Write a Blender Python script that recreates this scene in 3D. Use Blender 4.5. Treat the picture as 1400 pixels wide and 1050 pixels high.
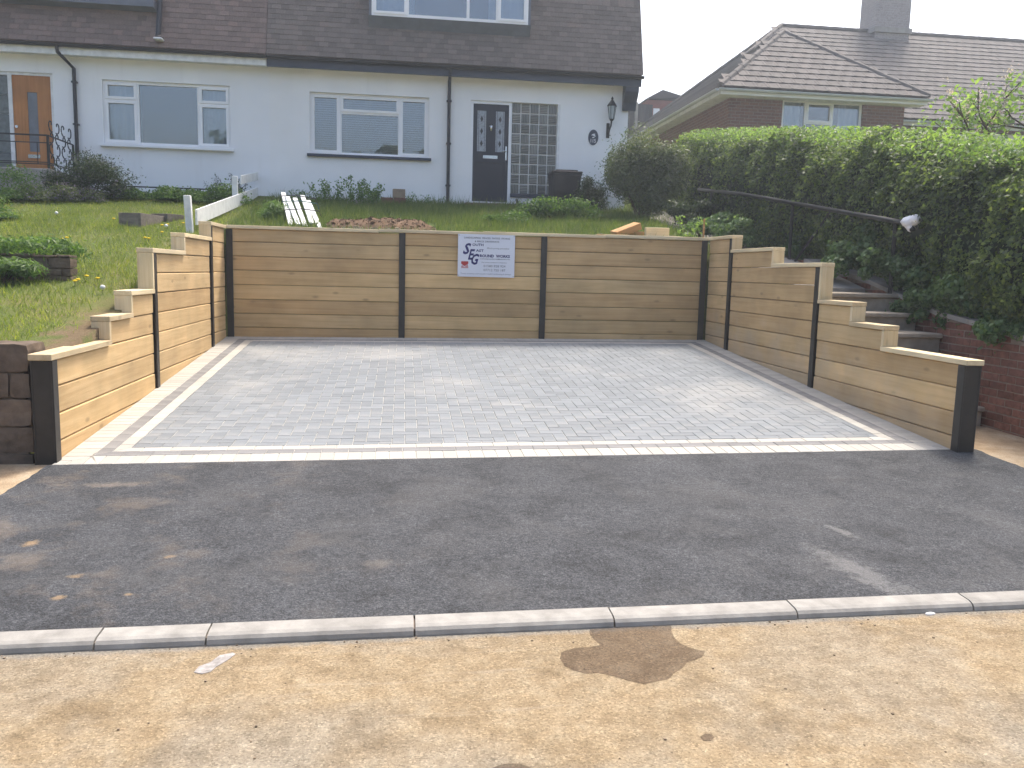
import bpy, bmesh, math, random
import numpy as np
from mathutils import Vector, Matrix, noise as mnoise

for o in list(bpy.data.objects): bpy.data.objects.remove(o)
random.seed(7); RNG = np.random.default_rng(7)
SC = bpy.context.scene
COL = SC.collection

# ------------------------------------------------------------------ camera
FPX, HORIZON, ROLL, YAW, CZ = 1150.0, 372.0, 0.025, math.radians(7.5), 1.56
_p = math.atan((525 - HORIZON) / FPX)
_h = Vector((math.sin(YAW), math.cos(YAW), 0)); _r = Vector((math.cos(YAW), -math.sin(YAW), 0)); _z = Vector((0, 0, 1))
CF = _h * math.cos(_p) - _z * math.sin(_p)
_u = _h * math.sin(_p) + _z * math.cos(_p)
CR = _r * math.cos(ROLL) + _u * math.sin(ROLL)
CU = -_r * math.sin(ROLL) + _u * math.cos(ROLL)
CC = Vector((0, 0, CZ))
cd = bpy.data.cameras.new('camera'); cam = bpy.data.objects.new('camera', cd); COL.objects.link(cam)
cam.matrix_world = Matrix(((CR.x, CU.x, -CF.x, 0), (CR.y, CU.y, -CF.y, 0), (CR.z, CU.z, -CF.z, CZ), (0, 0, 0, 1)))
cd.sensor_width = 36; cd.lens = 36 * FPX / 1400; cd.clip_start = 0.05; cd.clip_end = 2000
SC.camera = cam

# ------------------------------------------------------------------ sky, sun, exposure
SUN = Vector((0.30, 0.46, 1.0)).normalized()
w = bpy.data.worlds.new('World'); SC.world = w; w.use_nodes = True
nt = w.node_tree; bg = nt.nodes['Background']
sky = nt.nodes.new('ShaderNodeTexSky'); sky.sky_type = 'NISHITA'; sky.sun_disc = False
sky.sun_elevation = math.asin(SUN.z); sky.sun_rotation = math.atan2(SUN.x, SUN.y)
sky.air_density = 1.0; sky.dust_density = 6.0; sky.ozone_density = 1.0; sky.altitude = 50
nt.links.new(sky.outputs[0], bg.inputs[0]); bg.inputs[1].default_value = 0.15
sl = bpy.data.lights.new('sun', 'SUN'); sl.energy = 1.5; sl.angle = math.radians(10); sl.color = (1.0, .95, .87)
so = bpy.data.objects.new('sun', sl); COL.objects.link(so); so.rotation_euler = SUN.to_track_quat('Z', 'Y').to_euler()
so.location = (20, 20, 40)
SC.view_settings.view_transform = 'Standard'; SC.view_settings.look = 'None'
SC.view_settings.exposure = 1.28; SC.view_settings.gamma = 1.0; SC.view_settings.use_curve_mapping = False

# ------------------------------------------------------------------ pixel -> place helpers
def ray(x, y): return CF + CR * ((x - 700) / FPX) + CU * ((525 - y) / FPX)
def atY(x, y, Y): d = ray(x, y); return CC + d * (Y / d.y)
def atX(x, y, X): d = ray(x, y); return CC + d * (X / d.x)
def atZ(x, y, z): d = ray(x, y); return CC + d * ((z - CZ) / d.z)
def interp(v, xs, ys): return float(np.interp(v, xs, ys))

# ------------------------------------------------------------------ materials
def ramp(n, stops):
    e = n.color_ramp.elements
    while len(e) > 1: e.remove(e[-1])
    e[0].position = stops[0][0]; e[0].color = (*stops[0][1], 1)
    for p, c in stops[1:]:
        k = e.new(p); k.color = (*c, 1)
class NM:
    """small node-material builder"""
    def __init__(s, name, rough=.7, spec=.3):
        s.m = bpy.data.materials.new(name); s.m.use_nodes = True; s.t = s.m.node_tree
        s.b = s.t.nodes['Principled BSDF']; s.b.inputs['Roughness'].default_value = rough
        s.b.inputs['Specular IOR Level'].default_value = spec
        s.tc = s.n('ShaderNodeTexCoord')
    def n(s, k, **kw):
        x = s.t.nodes.new(k)
        for a, v in kw.items():
            if isinstance(v, (int, float, tuple)) and a in [i.name for i in x.inputs]: x.inputs[a].default_value = v
            else: setattr(x, a, v)
        return x
    def l(s, a, b): s.t.links.new(a, b)
    def mapping(s, coord='Object', scale=(1, 1, 1), rnd=False):
        mp = s.n('ShaderNodeMapping'); mp.inputs['Scale'].default_value = scale
        src = s.tc.outputs[coord]
        if rnd:
            oi = s.n('ShaderNodeObjectInfo'); ml = s.n('ShaderNodeMath', operation='MULTIPLY'); s.l(oi.outputs['Random'], ml.inputs[0]); ml.inputs[1].default_value = 37.0
            va = s.n('ShaderNodeVectorMath', operation='ADD'); s.l(src, va.inputs[0]); s.l(ml.outputs[0], va.inputs[1]); src = va.outputs[0]
        s.l(src, mp.inputs['Vector']); return mp.outputs[0]
    def noise(s, vec, scale, detail=4, rough=.55, dist=0):
        x = s.n('ShaderNodeTexNoise'); x.inputs['Scale'].default_value = scale; x.inputs['Detail'].default_value = detail
        x.inputs['Roughness'].default_value = rough; x.inputs['Distortion'].default_value = dist; s.l(vec, x.inputs['Vector']); return x.outputs['Fac']
    def ramp(s, fac, stops):
        r = s.n('ShaderNodeValToRGB'); ramp(r, stops); s.l(fac, r.inputs[0]); return r.outputs[0]
    def mix(s, fac, a, b, mode='MIX'):
        x = s.n('ShaderNodeMix', data_type='RGBA', blend_type=mode)
        for v, i in ((fac, 0), (a, 6), (b, 7)):
            if hasattr(v, 'is_output') or hasattr(v, 'links'): s.l(v, x.inputs[i])
            elif i == 0: x.inputs[0].default_value = v
            else: x.inputs[i].default_value = (*v, 1)
        return x.outputs[2]
    def math(s, op, a, b=None, clamp=False):
        x = s.n('ShaderNodeMath', operation=op); x.use_clamp = clamp
        for v, i in ((a, 0), (b, 1)):
            if v is None: continue
            if hasattr(v, 'links'): s.l(v, x.inputs[i])
            else: x.inputs[i].default_value = v
        return x.outputs[0]
    def smooth(s, v, a, b):
        x = s.n('ShaderNodeMapRange', interpolation_type='SMOOTHSTEP'); s.l(v, x.inputs[0]); x.inputs[1].default_value = a; x.inputs[2].default_value = b; return x.outputs[0]
    def color(s, c):
        if hasattr(c, 'links'): s.l(c, s.b.inputs['Base Color'])
        else: s.b.inputs['Base Color'].default_value = (*c, 1)
    def bump(s, h, strength=.3, dist=.01):
        b = s.n('ShaderNodeBump'); b.inputs['Strength'].default_value = strength; b.inputs['Distance'].default_value = dist
        s.l(h, b.inputs['Height']); s.l(b.outputs[0], s.b.inputs['Normal'])
    def rnd(s, island=False):
        if island: return s.n('ShaderNodeNewGeometry').outputs['Random Per Island']
        return s.n('ShaderNodeObjectInfo').outputs['Random']
    def sep(s, vec):
        x = s.n('ShaderNodeSeparateXYZ'); s.l(vec, x.inputs[0]); return x.outputs

def scl(c, k): return tuple(min(1, v * k) for v in c)
def simple(name, c, rough=.6, spec=.3, var=.12, nscale=6, bump=.15, metal=0, fine=60, island=False, rvar=0.0):
    m = NM(name, rough, spec); v = m.mapping(rnd=True)
    f = m.noise(v, nscale, 5); c1 = m.ramp(f, [(.3, scl(c, 1 - var)), (.7, scl(c, 1 + var))])
    if rvar:
        r = m.rnd(island); c1 = m.mix(1.0, c1, m.ramp(r, [(0, (1 - rvar,) * 3), (1, (1 + rvar,) * 3)]), 'MULTIPLY')
    m.color(c1); m.b.inputs['Metallic'].default_value = metal
    if bump: m.bump(m.noise(v, fine, 3), bump, .004)
    return m.m

def wood_mat(name, cols, rough=.75, axis=0, gs=1.0, mud=False):
    m = NM(name, rough, .2); sc = [26, 26, 26]; sc[axis] = 1.1
    v = m.mapping(scale=tuple(x * gs for x in sc), rnd=True)
    g = m.noise(v, 1.0, 6, .6, .6); c = m.ramp(g, [(.28, cols[0]), (.5, cols[1]), (.72, cols[2])])
    v2 = m.mapping(rnd=True); bl = m.noise(v2, 1.6, 3)
    c = m.mix(1.0, c, m.ramp(bl, [(.3, (.80, .80, .78)), (.72, (1.14, 1.12, 1.08))]), 'MULTIPLY')
    c = m.mix(1.0, c, m.ramp(m.rnd(), [(0, (.84, .80, .76)), (.25, (.95, .90, .85)), (.45, (1.0, 1.0, .99)), (.6, (.90, .89, .89)), (.8, (1.06, 1.03, .97)), (1, (1.10, 1.08, 1.04))]), 'MULTIPLY')
    sk = [5, 5, 5]; sk[axis] = 2.0
    vo = m.n('ShaderNodeTexVoronoi'); vo.inputs['Scale'].default_value = 1.0; vo.inputs['Randomness'].default_value = 1.0; m.l(m.mapping(scale=tuple(sk), rnd=True), vo.inputs['Vector'])
    kn = m.smooth(vo.outputs['Distance'], .14, .03); c = m.mix(m.math('MULTIPLY', kn, .55), c, scl(cols[0], .45))
    if mud:      # dried mud splashed on the lower boards of the right-hand wall
        gp_ = m.n('ShaderNodeNewGeometry').outputs['Position']; s3 = m.sep(gp_); nz = m.noise(gp_, 2.6, 5, .6)
        hgt = m.math('SUBTRACT', s3[2], m.math('MULTIPLY', m.math('SUBTRACT', s3[1], 6.3), .0717)); k = m.smooth(m.math('ADD', hgt, m.math('MULTIPLY', m.math('SUBTRACT', nz, .5), 1.5)), .80, .15)
        k = m.math('MULTIPLY', k, m.smooth(s3[0], 4.3, 4.5)); c = m.mix(m.math('MULTIPLY', k, .30), c, (.44, .39, .32))
    m.color(c); m.bump(g, .35, .006); return m.m

WOODC = [(.50, .345, .175), (.575, .412, .220), (.63, .465, .260)]
MAT = {}
MAT['sleeper_x'] = wood_mat('sleeper wood along x', WOODC)
MAT['sleeper_y'] = wood_mat('sleeper wood along y', WOODC, axis=1, mud=True)
PALE = [(.60, .48, .30), (.68, .57, .38), (.74, .64, .45)]
MAT['cap_x'] = wood_mat('capping wood x', PALE); MAT['cap_y'] = wood_mat('capping wood y', PALE, axis=1); MAT['cap_z'] = wood_mat('trim wood z', PALE, axis=2)
MAT['steel'] = simple('dark coated steel', (.030, .027, .024), .45, .4, .25, 8, .1, rvar=.1)
MAT['grey_paver'] = None
def paver_mat(name, base, var):
    m = NM(name, .85, .2); v = m.mapping(); f = m.noise(v, 260, 3, .6)
    isl = m.n('ShaderNodeNewGeometry').outputs['Random Per Island']
    oi = m.n('ShaderNodeObjectInfo').outputs['Random']; r = m.math('FRACT', m.math('ADD', isl, oi))
    c = m.ramp(r, [(0, scl(base, 1 - var)), (.5, base), (1, scl(base, 1 + var))])
    c = m.mix(1.0, c, m.ramp(f, [(.3, (.86,) * 3), (.7, (1.12,) * 3)]), 'MULTIPLY')
    d = m.noise(v, .9, 5, .6); c = m.mix(m.math('MULTIPLY', m.smooth(d, .45, .72), .42), c, (.40, .385, .35))
    m.color(c); m.bump(f, .25, .002); return m.m
MAT['grey_paver'] = paver_mat('grey block paver', (.198, .213, .221), .10)
MAT['char_paver'] = paver_mat('charcoal block paver', (.20, .197, .192), .10)
MAT['buff_paver'] = paver_mat('natural block paver', (.41, .39, .345), .10)
MAT['sand'] = simple('jointing sand', (.44, .42, .37), .95, .1, .2, 9)
MAT['white_render'] = None
def render_mat(name, c):
    m = NM(name, .9, .15); v = m.mapping()
    a = m.noise(v, .7, 4); col = m.ramp(a, [(.3, scl(c, .93)), (.7, scl(c, 1.04))])
    st = m.noise(m.mapping(scale=(5, 5, .35)), 1.0, 4, .6); col = m.mix(m.math('MULTIPLY', m.smooth(st, .55, .8), .22), col, scl((c[0], c[1] * .97, c[2] * .9), .72))
    m.color(col); m.bump(m.noise(v, 90, 3), .25, .004); return m.m
MAT['white_render'] = render_mat('white painted render', (.87, .862, .845)); MAT['cool_render'] = render_mat('cool white painted render', (.865, .865, .865))
MAT['upvc'] = simple('white plastic frame', (.86, .86, .86), .35, .5, .03, 3, 0)
MAT['white_paint'] = simple('weathered white painted timber', (.74, .74, .72), .6, .3, .12, 9, .2)
MAT['black_plastic'] = simple('black plastic', (.018, .018, .022), .4, .4, .1, 5, 0)
MAT['fascia_dark'] = simple('dark slate fascia paint', (.040, .050, .074), .5, .4, .1, 5, 0)
MAT['door_black'] = simple('black composite door', (.013, .017, .031), .38, .4, .1, 4, .05)
MAT['chrome'] = simple('polished chrome', (.75, .75, .76), .18, .5, .02, 3, 0, metal=1)
MAT['iron'] = simple('black wrought iron', (.012, .012, .012), .5, .4, .1, 6, 0)
MAT['lead'] = simple('grey lead flashing', (.13, .145, .18), .6, .4, .12, 5, .1)
MAT['oak'] = wood_mat('orange stained door timber', [(.42, .18, .06), (.52, .235, .085), (.58, .28, .11)], .5, 2)
def glass_mat(name, tint, refl=.15):
    m = NM(name); t = m.t; t.nodes.remove(m.b)
    g = m.n('ShaderNodeBsdfGlossy'); g.inputs['Roughness'].default_value = .03; g.inputs['Color'].default_value = (.80, .80, .80, 1)
    tr = m.n('ShaderNodeBsdfTransparent'); tr.inputs['Color'].default_value = (*tint, 1)
    mx = m.n('ShaderNodeMixShader'); fr = m.n('ShaderNodeFresnel'); fr.inputs[0].default_value = 1.5
    m.l(m.math('ADD', fr.outputs[0], refl, True), mx.inputs[0]); m.l(tr.outputs[0], mx.inputs[1]); m.l(g.outputs[0], mx.inputs[2])
    wv = m.noise(m.mapping(), 2.2, 2); b = m.n('ShaderNodeBump'); b.inputs['Strength'].default_value = .05; b.inputs['Distance'].default_value = .05; m.l(wv, b.inputs['Height']); m.l(b.outputs[0], g.inputs['Normal'])
    m.l(mx.outputs[0], t.nodes['Material Output'].inputs[0]); return m.m
MAT['glass'] = glass_mat('window glass', (.78, .84, .9))
MAT['blind'] = simple('pale grey blind', (.22, .23, .245), .8, .2, .05, 3, 0)
MAT['net'] = simple('net curtain', (.62, .64, .66), .9, .1, .08, 8, 0)
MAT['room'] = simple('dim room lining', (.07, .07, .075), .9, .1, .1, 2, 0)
def tile_mat(name, base, var=.16, hue=(.06, .0, -.02)):
    m = NM(name, .85, .2); v = m.mapping(rnd=False)
    isl = m.n('ShaderNodeNewGeometry').outputs['Random Per Island']; oi = m.n('ShaderNodeObjectInfo').outputs['Random']
    r = m.math('FRACT', m.math('ADD', isl, oi))
    c = m.ramp(r, [(0, scl(base, 1 - var)), (.55, base), (.9, scl(base, 1 + var)), (1, tuple(max(0, b * 1.1 + h * base[0]) for b, h in zip(base, hue)))])
    f = m.noise(v, 40, 4); c = m.mix(1.0, c, m.ramp(f, [(.3, (.85,) * 3), (.7, (1.13,) * 3)]), 'MULTIPLY')
    p = m.noise(m.mapping('Generated'), 5, 5); c = m.mix(m.math('MULTIPLY', m.smooth(p, .5, .75), .3), c, scl(base, 1.5))
    m.color(c); m.bump(f, .3, .003); return m.m
MAT['tile_main'] = tile_mat('brown plain roof tile', (.160, .134, .117)); MAT['tile_left'] = tile_mat('red brown plain roof tile', (.185, .138, .118))
MAT['tile_bung'] = tile_mat('weathered concrete roof tile', (.128, .116, .105), .14)
def brick_face(name, c1, c2, mortar, scale=1.0):
    m = NM(name, .9, .15); v = m.mapping()
    sx = m.sep(v); cb = m.n('ShaderNodeCombineXYZ'); m.l(m.math('ADD', sx[0], sx[1]), cb.inputs[0]); m.l(sx[2], cb.inputs[1])
    b = m.n('ShaderNodeTexBrick'); m.l(cb.outputs[0], b.inputs['Vector']); b.inputs['Scale'].default_value = 1.0
    b.inputs['Brick Width'].default_value = .225; b.inputs['Row Height'].default_value = .075; b.inputs['Mortar Size'].default_value = .006
    b.inputs['Color1'].default_value = (*c1, 1); b.inputs['Color2'].default_value = (*c2, 1); b.inputs['Mortar'].default_value = (*mortar, 1)
    f = m.noise(v, 30, 4); m.color(m.mix(1.0, b.outputs[0], m.ramp(f, [(.3, (.8,) * 3), (.7, (1.15,) * 3)]), 'MULTIPLY')); m.bump(b.outputs[1], .5, -.006); return m.m
MAT['bung_brick'] = brick_face('red brickwork', (.165, .085, .065), (.21, .11, .082), (.24, .205, .18))
MAT['brick'] = simple('red clay brick', (.205, .098, .070), .85, .2, .28, 18, .4, rvar=.28)
MAT['mortar'] = simple('pale mortar', (.27, .22, .18), .95, .1, .2, 12, .3)
MAT['concrete'] = simple('weathered concrete', (.30, .28, .25), .9, .15, .2, 5, .3)
MAT['kerb'] = simple('pale concrete kerb', (.285, .272, .245), .85, .2, .22, 9, .4, rvar=.07)
MAT['oldstone'] = simple('old brown stone', (.14, .108, .082), .95, .1, .35, 9, .6, rvar=.2)
MAT['oldmortar'] = simple('crumbly brown mortar', (.14, .108, .08), .95, .1, .35, 14, .6)
MAT['bark'] = simple('brown bark', (.075, .055, .04), .95, .1, .3, 14, .5)
MAT['soil'] = simple('turned brown soil', (.135, .088, .056), .95, .1, .35, 9, .8, fine=40)
MAT['oldwood'] = wood_mat('grey weathered board', [(.14, .12, .10), (.20, .175, .15), (.26, .23, .20)], .9)
def leaf_mat(name, cols, trans=.35, rough=.5):
    m = NM(name, rough, .35); r = m.rnd(True)
    c = m.ramp(r, [(0, cols[0]), (.5, cols[1]), (1, cols[2])])
    big = m.noise(m.mapping(), 1.3, 3); c = m.mix(1.0, c, m.ramp(big, [(.3, (.75, .78, .75)), (.7, (1.22, 1.18, 1.1))]), 'MULTIPLY'); m.color(c)
    tl = m.n('ShaderNodeBsdfTranslucent'); m.l(m.mix(1.0, c, (1.7, 1.75, .9), 'MULTIPLY'), tl.inputs['Color'])
    mx = m.n('ShaderNodeMixShader'); mx.inputs[0].default_value = trans; m.l(m.b.outputs[0], mx.inputs[1]); m.l(tl.outputs[0], mx.inputs[2])
    m.l(mx.outputs[0], m.t.nodes['Material Output'].inputs[0]); return m.m
MAT['hedge'] = leaf_mat('hedge leaf', [(.046, .074, .034), (.082, .122, .050), (.17, .225, .066)], .5)
MAT['ivy'] = leaf_mat('ivy leaf', [(.05, .10, .04), (.085, .15, .06), (.14, .21, .09)])
MAT['grass'] = leaf_mat('grass blade', [(.10, .15, .03), (.16, .21, .045), (.27, .28, .085)], .45)
MAT['weed'] = leaf_mat('weed leaf', [(.055, .11, .03), (.09, .165, .045), (.14, .22, .06)], .4)
MAT['conifer'] = leaf_mat('dull green needles', [(.060, .085, .042), (.095, .125, .06), (.135, .165, .075)], .35)
MAT['shrubd'] = leaf_mat('dark evergreen leaf', [(.028, .045, .022), (.045, .07, .03), (.07, .10, .045)], .25)
MAT['lilac'] = leaf_mat('fresh green leaf', [(.10, .17, .05), (.15, .24, .07), (.22, .32, .10)], .45)
MAT['blossom'] = leaf_mat('pale lilac blossom', [(.42, .32, .42), (.52, .42, .50), (.62, .55, .60)], .3)
MAT['purple'] = leaf_mat('dusty purple flower', [(.10, .09, .15), (.14, .12, .2), (.18, .16, .24)], .3)
MAT['yellow'] = simple('yellow petals', (.75, .52, .02), .7, .2, .08, 9, 0)
MAT['fluff'] = simple('white seed fluff', (.7, .7, .66), .9, .1, .05, 9, 0)
MAT['stem'] = simple('green stem', (.09, .13, .04), .8, .2, .15, 9, 0)
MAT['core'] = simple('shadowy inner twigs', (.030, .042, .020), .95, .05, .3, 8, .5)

def road_mat(damp=False):
    m = NM('damp tan road' if damp else 'dusty tan road', .7 if damp else .92, .15); v = m.mapping()
    fine = m.noise(v, 70, 4, .85); mid = m.noise(v, 9, 6, .7); big = m.noise(v, .75, 5, .6, .4)
    tan = m.ramp(mid, [(.28, (.235, .172, .100)), (.5, (.308, .236, .145)), (.72, (.365, .296, .195))])
    grey = m.ramp(mid, [(.3, (.225, .198, .155)), (.7, (.315, .285, .23))])
    s = m.sep(v); yfar = m.smooth(s[1], 2.1, 3.0)                       # clay dust lies along the gutter, stone shows further out
    worn = m.math('SUBTRACT', m.smooth(big, .34, .60), m.math('MULTIPLY', yfar, .62), True)
    c = m.mix(worn, tan, grey)
    c = m.mix(1.0, c, m.ramp(fine, [(.25, (.55,) * 3), (.45, (.97,) * 3), (.6, (1.04,) * 3), (.8, (1.32,) * 3)]), 'MULTIPLY')
    ag = m.n('ShaderNodeTexVoronoi'); ag.inputs['Scale'].default_value = 140; m.l(v, ag.inputs['Vector']); agc = m.sep(ag.outputs['Color'])
    c = m.mix(1.0, c, m.ramp(agc[0], [(.0, (.66,) * 3), (.25, (.92,) * 3), (.8, (1.0,) * 3), (1, (1.32,) * 3)]), 'MULTIPLY')
    sc_ = m.noise(m.mapping(scale=(1.2, 14, 1)), 1.0, 5, .7, .8); c = m.mix(m.math('MULTIPLY', m.smooth(sc_, .56, .72), .30), c, (.40, .35, .27))
    dk = m.noise(v, 3.2, 7, .75, .3); c = m.mix(1.0, c, m.ramp(dk, [(.33, (.74, .72, .70)), (.5, (1, 1, 1)), (.7, (1.13,) * 3)]), 'MULTIPLY')
    foot = m.math('SUBTRACT', s[1], m.math('MULTIPLY', s[0], .033))          # grey grit gathered along the kerb foot
    k = m.smooth(m.math('ADD', foot, m.math('MULTIPLY', m.math('SUBTRACT', m.noise(v, 12, 5, .7), .5), .10)), 3.365, 3.415)
    c = m.mix(m.math('MULTIPLY', k, .8), c, m.ramp(fine, [(.35, (.13, .12, .105)), (.6, (.30, .28, .24))]))
    if damp: c = m.mix(1.0, c, (.50, .465, .46), 'MULTIPLY')
    m.color(c); m.bump(m.math('ADD', fine, m.math('MULTIPLY', agc[1], .5)), .9, .008); return m.m
MAT['road'] = road_mat(); MAT['damp'] = road_mat(True)

def tar_mat():
    m = NM('dusty new tarmac', .85, .25); v = m.mapping()
    f1 = m.noise(v, 95, 3, .85); f2 = m.noise(v, 34, 3, .7); big = m.noise(v, 1.5, 6, .65, .5)
    c = m.ramp(f1, [(.30, (.022, .022, .023)), (.47, (.060, .060, .061)), (.62, (.115, .114, .112)), (.78, (.26, .255, .25))])
    c = m.mix(1.0, c, m.ramp(f2, [(.3, (.62,) * 3), (.7, (1.36,) * 3)]), 'MULTIPLY')
    c = m.mix(1.0, c, m.ramp(m.noise(v, 2.6, 6, .7, .6), [(.32, (.62,) * 3), (.5, (.98,) * 3), (.7, (1.22,) * 3)]), 'MULTIPLY')
    c = m.mix(m.math('MULTIPLY', m.smooth(big, .46, .74), .30), c, (.17, .158, .142))
    s = m.sep(v)
    left = m.smooth(s[0], .6, -2.2); dirt = m.smooth(m.noise(v, 3.0, 6, .65), .50, .68)
    c = m.mix(m.math('MULTIPLY', m.math('MULTIPLY', left, dirt), .40), c, (.26, .20, .145))
    # clay smears and a dusty streak
    for (px, py, rx, ry, ang, col, st) in SMEARS:
        p = atZ(px, py, .1); sb = m.n('ShaderNodeVectorMath', operation='SUBTRACT'); m.l(v, sb.inputs[0]); sb.inputs[1].default_value = (p.x, p.y, 0)
        ro = m.n('ShaderNodeVectorRotate', rotation_type='Z_AXIS'); m.l(sb.outputs[0], ro.inputs['Vector']); ro.inputs['Angle'].default_value = -ang
        ml = m.n('ShaderNodeVectorMath', operation='MULTIPLY'); m.l(ro.outputs[0], ml.inputs[0]); ml.inputs[1].default_value = (1 / rx, 1 / ry, 0)
        ln = m.n('ShaderNodeVectorMath', operation='LENGTH'); m.l(ml.outputs[0], ln.inputs[0])
        nz = m.math('MULTIPLY', m.math('SUBTRACT', m.noise(v, 13, 6, .75), .5), 3.6)
        k = m.smooth(m.math('ADD', ln.outputs['Value'], nz), 1.25, .2); c = m.mix(m.math('MULTIPLY', k, st), c, col)
    c = m.mix(1.0, c, (.86, .90, .96), 'MULTIPLY'); m.color(c); m.bump(f1, 1.0, .010); return m.m
CLAY = (.46, .30, .15); DUST = (.40, .37, .33)
SMEARS = [(42, 738, .05, .05, .6, CLAY, .6), (102, 780, .035, .03, 0, CLAY, .45), (80, 806, .03, .03, 0, CLAY, .55), (232, 755, .035, .02, .3, CLAY, .4), (515, 836, .025, .012, 0, CLAY, .5),
          (1152, 726, .04, .15, .2, DUST, .32), (1180, 775, .10, .40, .25, DUST, .28), (175, 803, .02, .015, 0, CLAY, .5), (520, 765, .10, .06, 0, (.25, .21, .17), .35), (150, 665, .3, .06, 0, (.30, .24, .18), .4), (640, 830, .14, .03, 0, (.30, .26, .21), .4)]
MAT['tarmac'] = tar_mat()
def dirt_mat():
    m = NM('beige dusty ground', .95, .1); v = m.mapping(); a = m.noise(v, 4, 6, .65); f = m.noise(v, 90, 3, .7)
    c = m.ramp(a, [(.3, (.26, .185, .115)), (.5, (.37, .28, .18)), (.7, (.46, .37, .26))]); c = m.mix(1.0, c, m.ramp(f, [(.25, (.7,) * 3), (.75, (1.2,) * 3)]), 'MULTIPLY')
    m.color(c); m.bump(f, .5, .01); return m.m
MAT['dirt'] = dirt_mat()
def lawn_mat():
    m = NM('lawn soil and turf', .95, .1); v = m.mapping(); a = m.noise(v, 1.2, 6, .65); f = m.noise(v, 60, 3, .7)
    c = m.ramp(a, [(.32, (.075, .105, .028)), (.5, (.115, .14, .04)), (.68, (.165, .155, .06))]); s = m.sep(v); nz = m.noise(v, 5, 5, .65)
    e = m.math('ADD', m.math('ABSOLUTE', m.math('ADD', s[0], 2.62)), m.math('MULTIPLY', m.math('SUBTRACT', nz, .5), .9)); k = m.math('MULTIPLY', m.smooth(e, .30, .06), m.smooth(s[1], 8.8, 7.4)); c = m.mix(k, c, (.17, .125, .075)); c = m.mix(1.0, c, m.ramp(f, [(.25, (.6,) * 3), (.75, (1.25,) * 3)]), 'MULTIPLY')
    m.color(c); m.bump(f, .6, .02); return m.m
MAT['lawn'] = lawn_mat()

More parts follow.
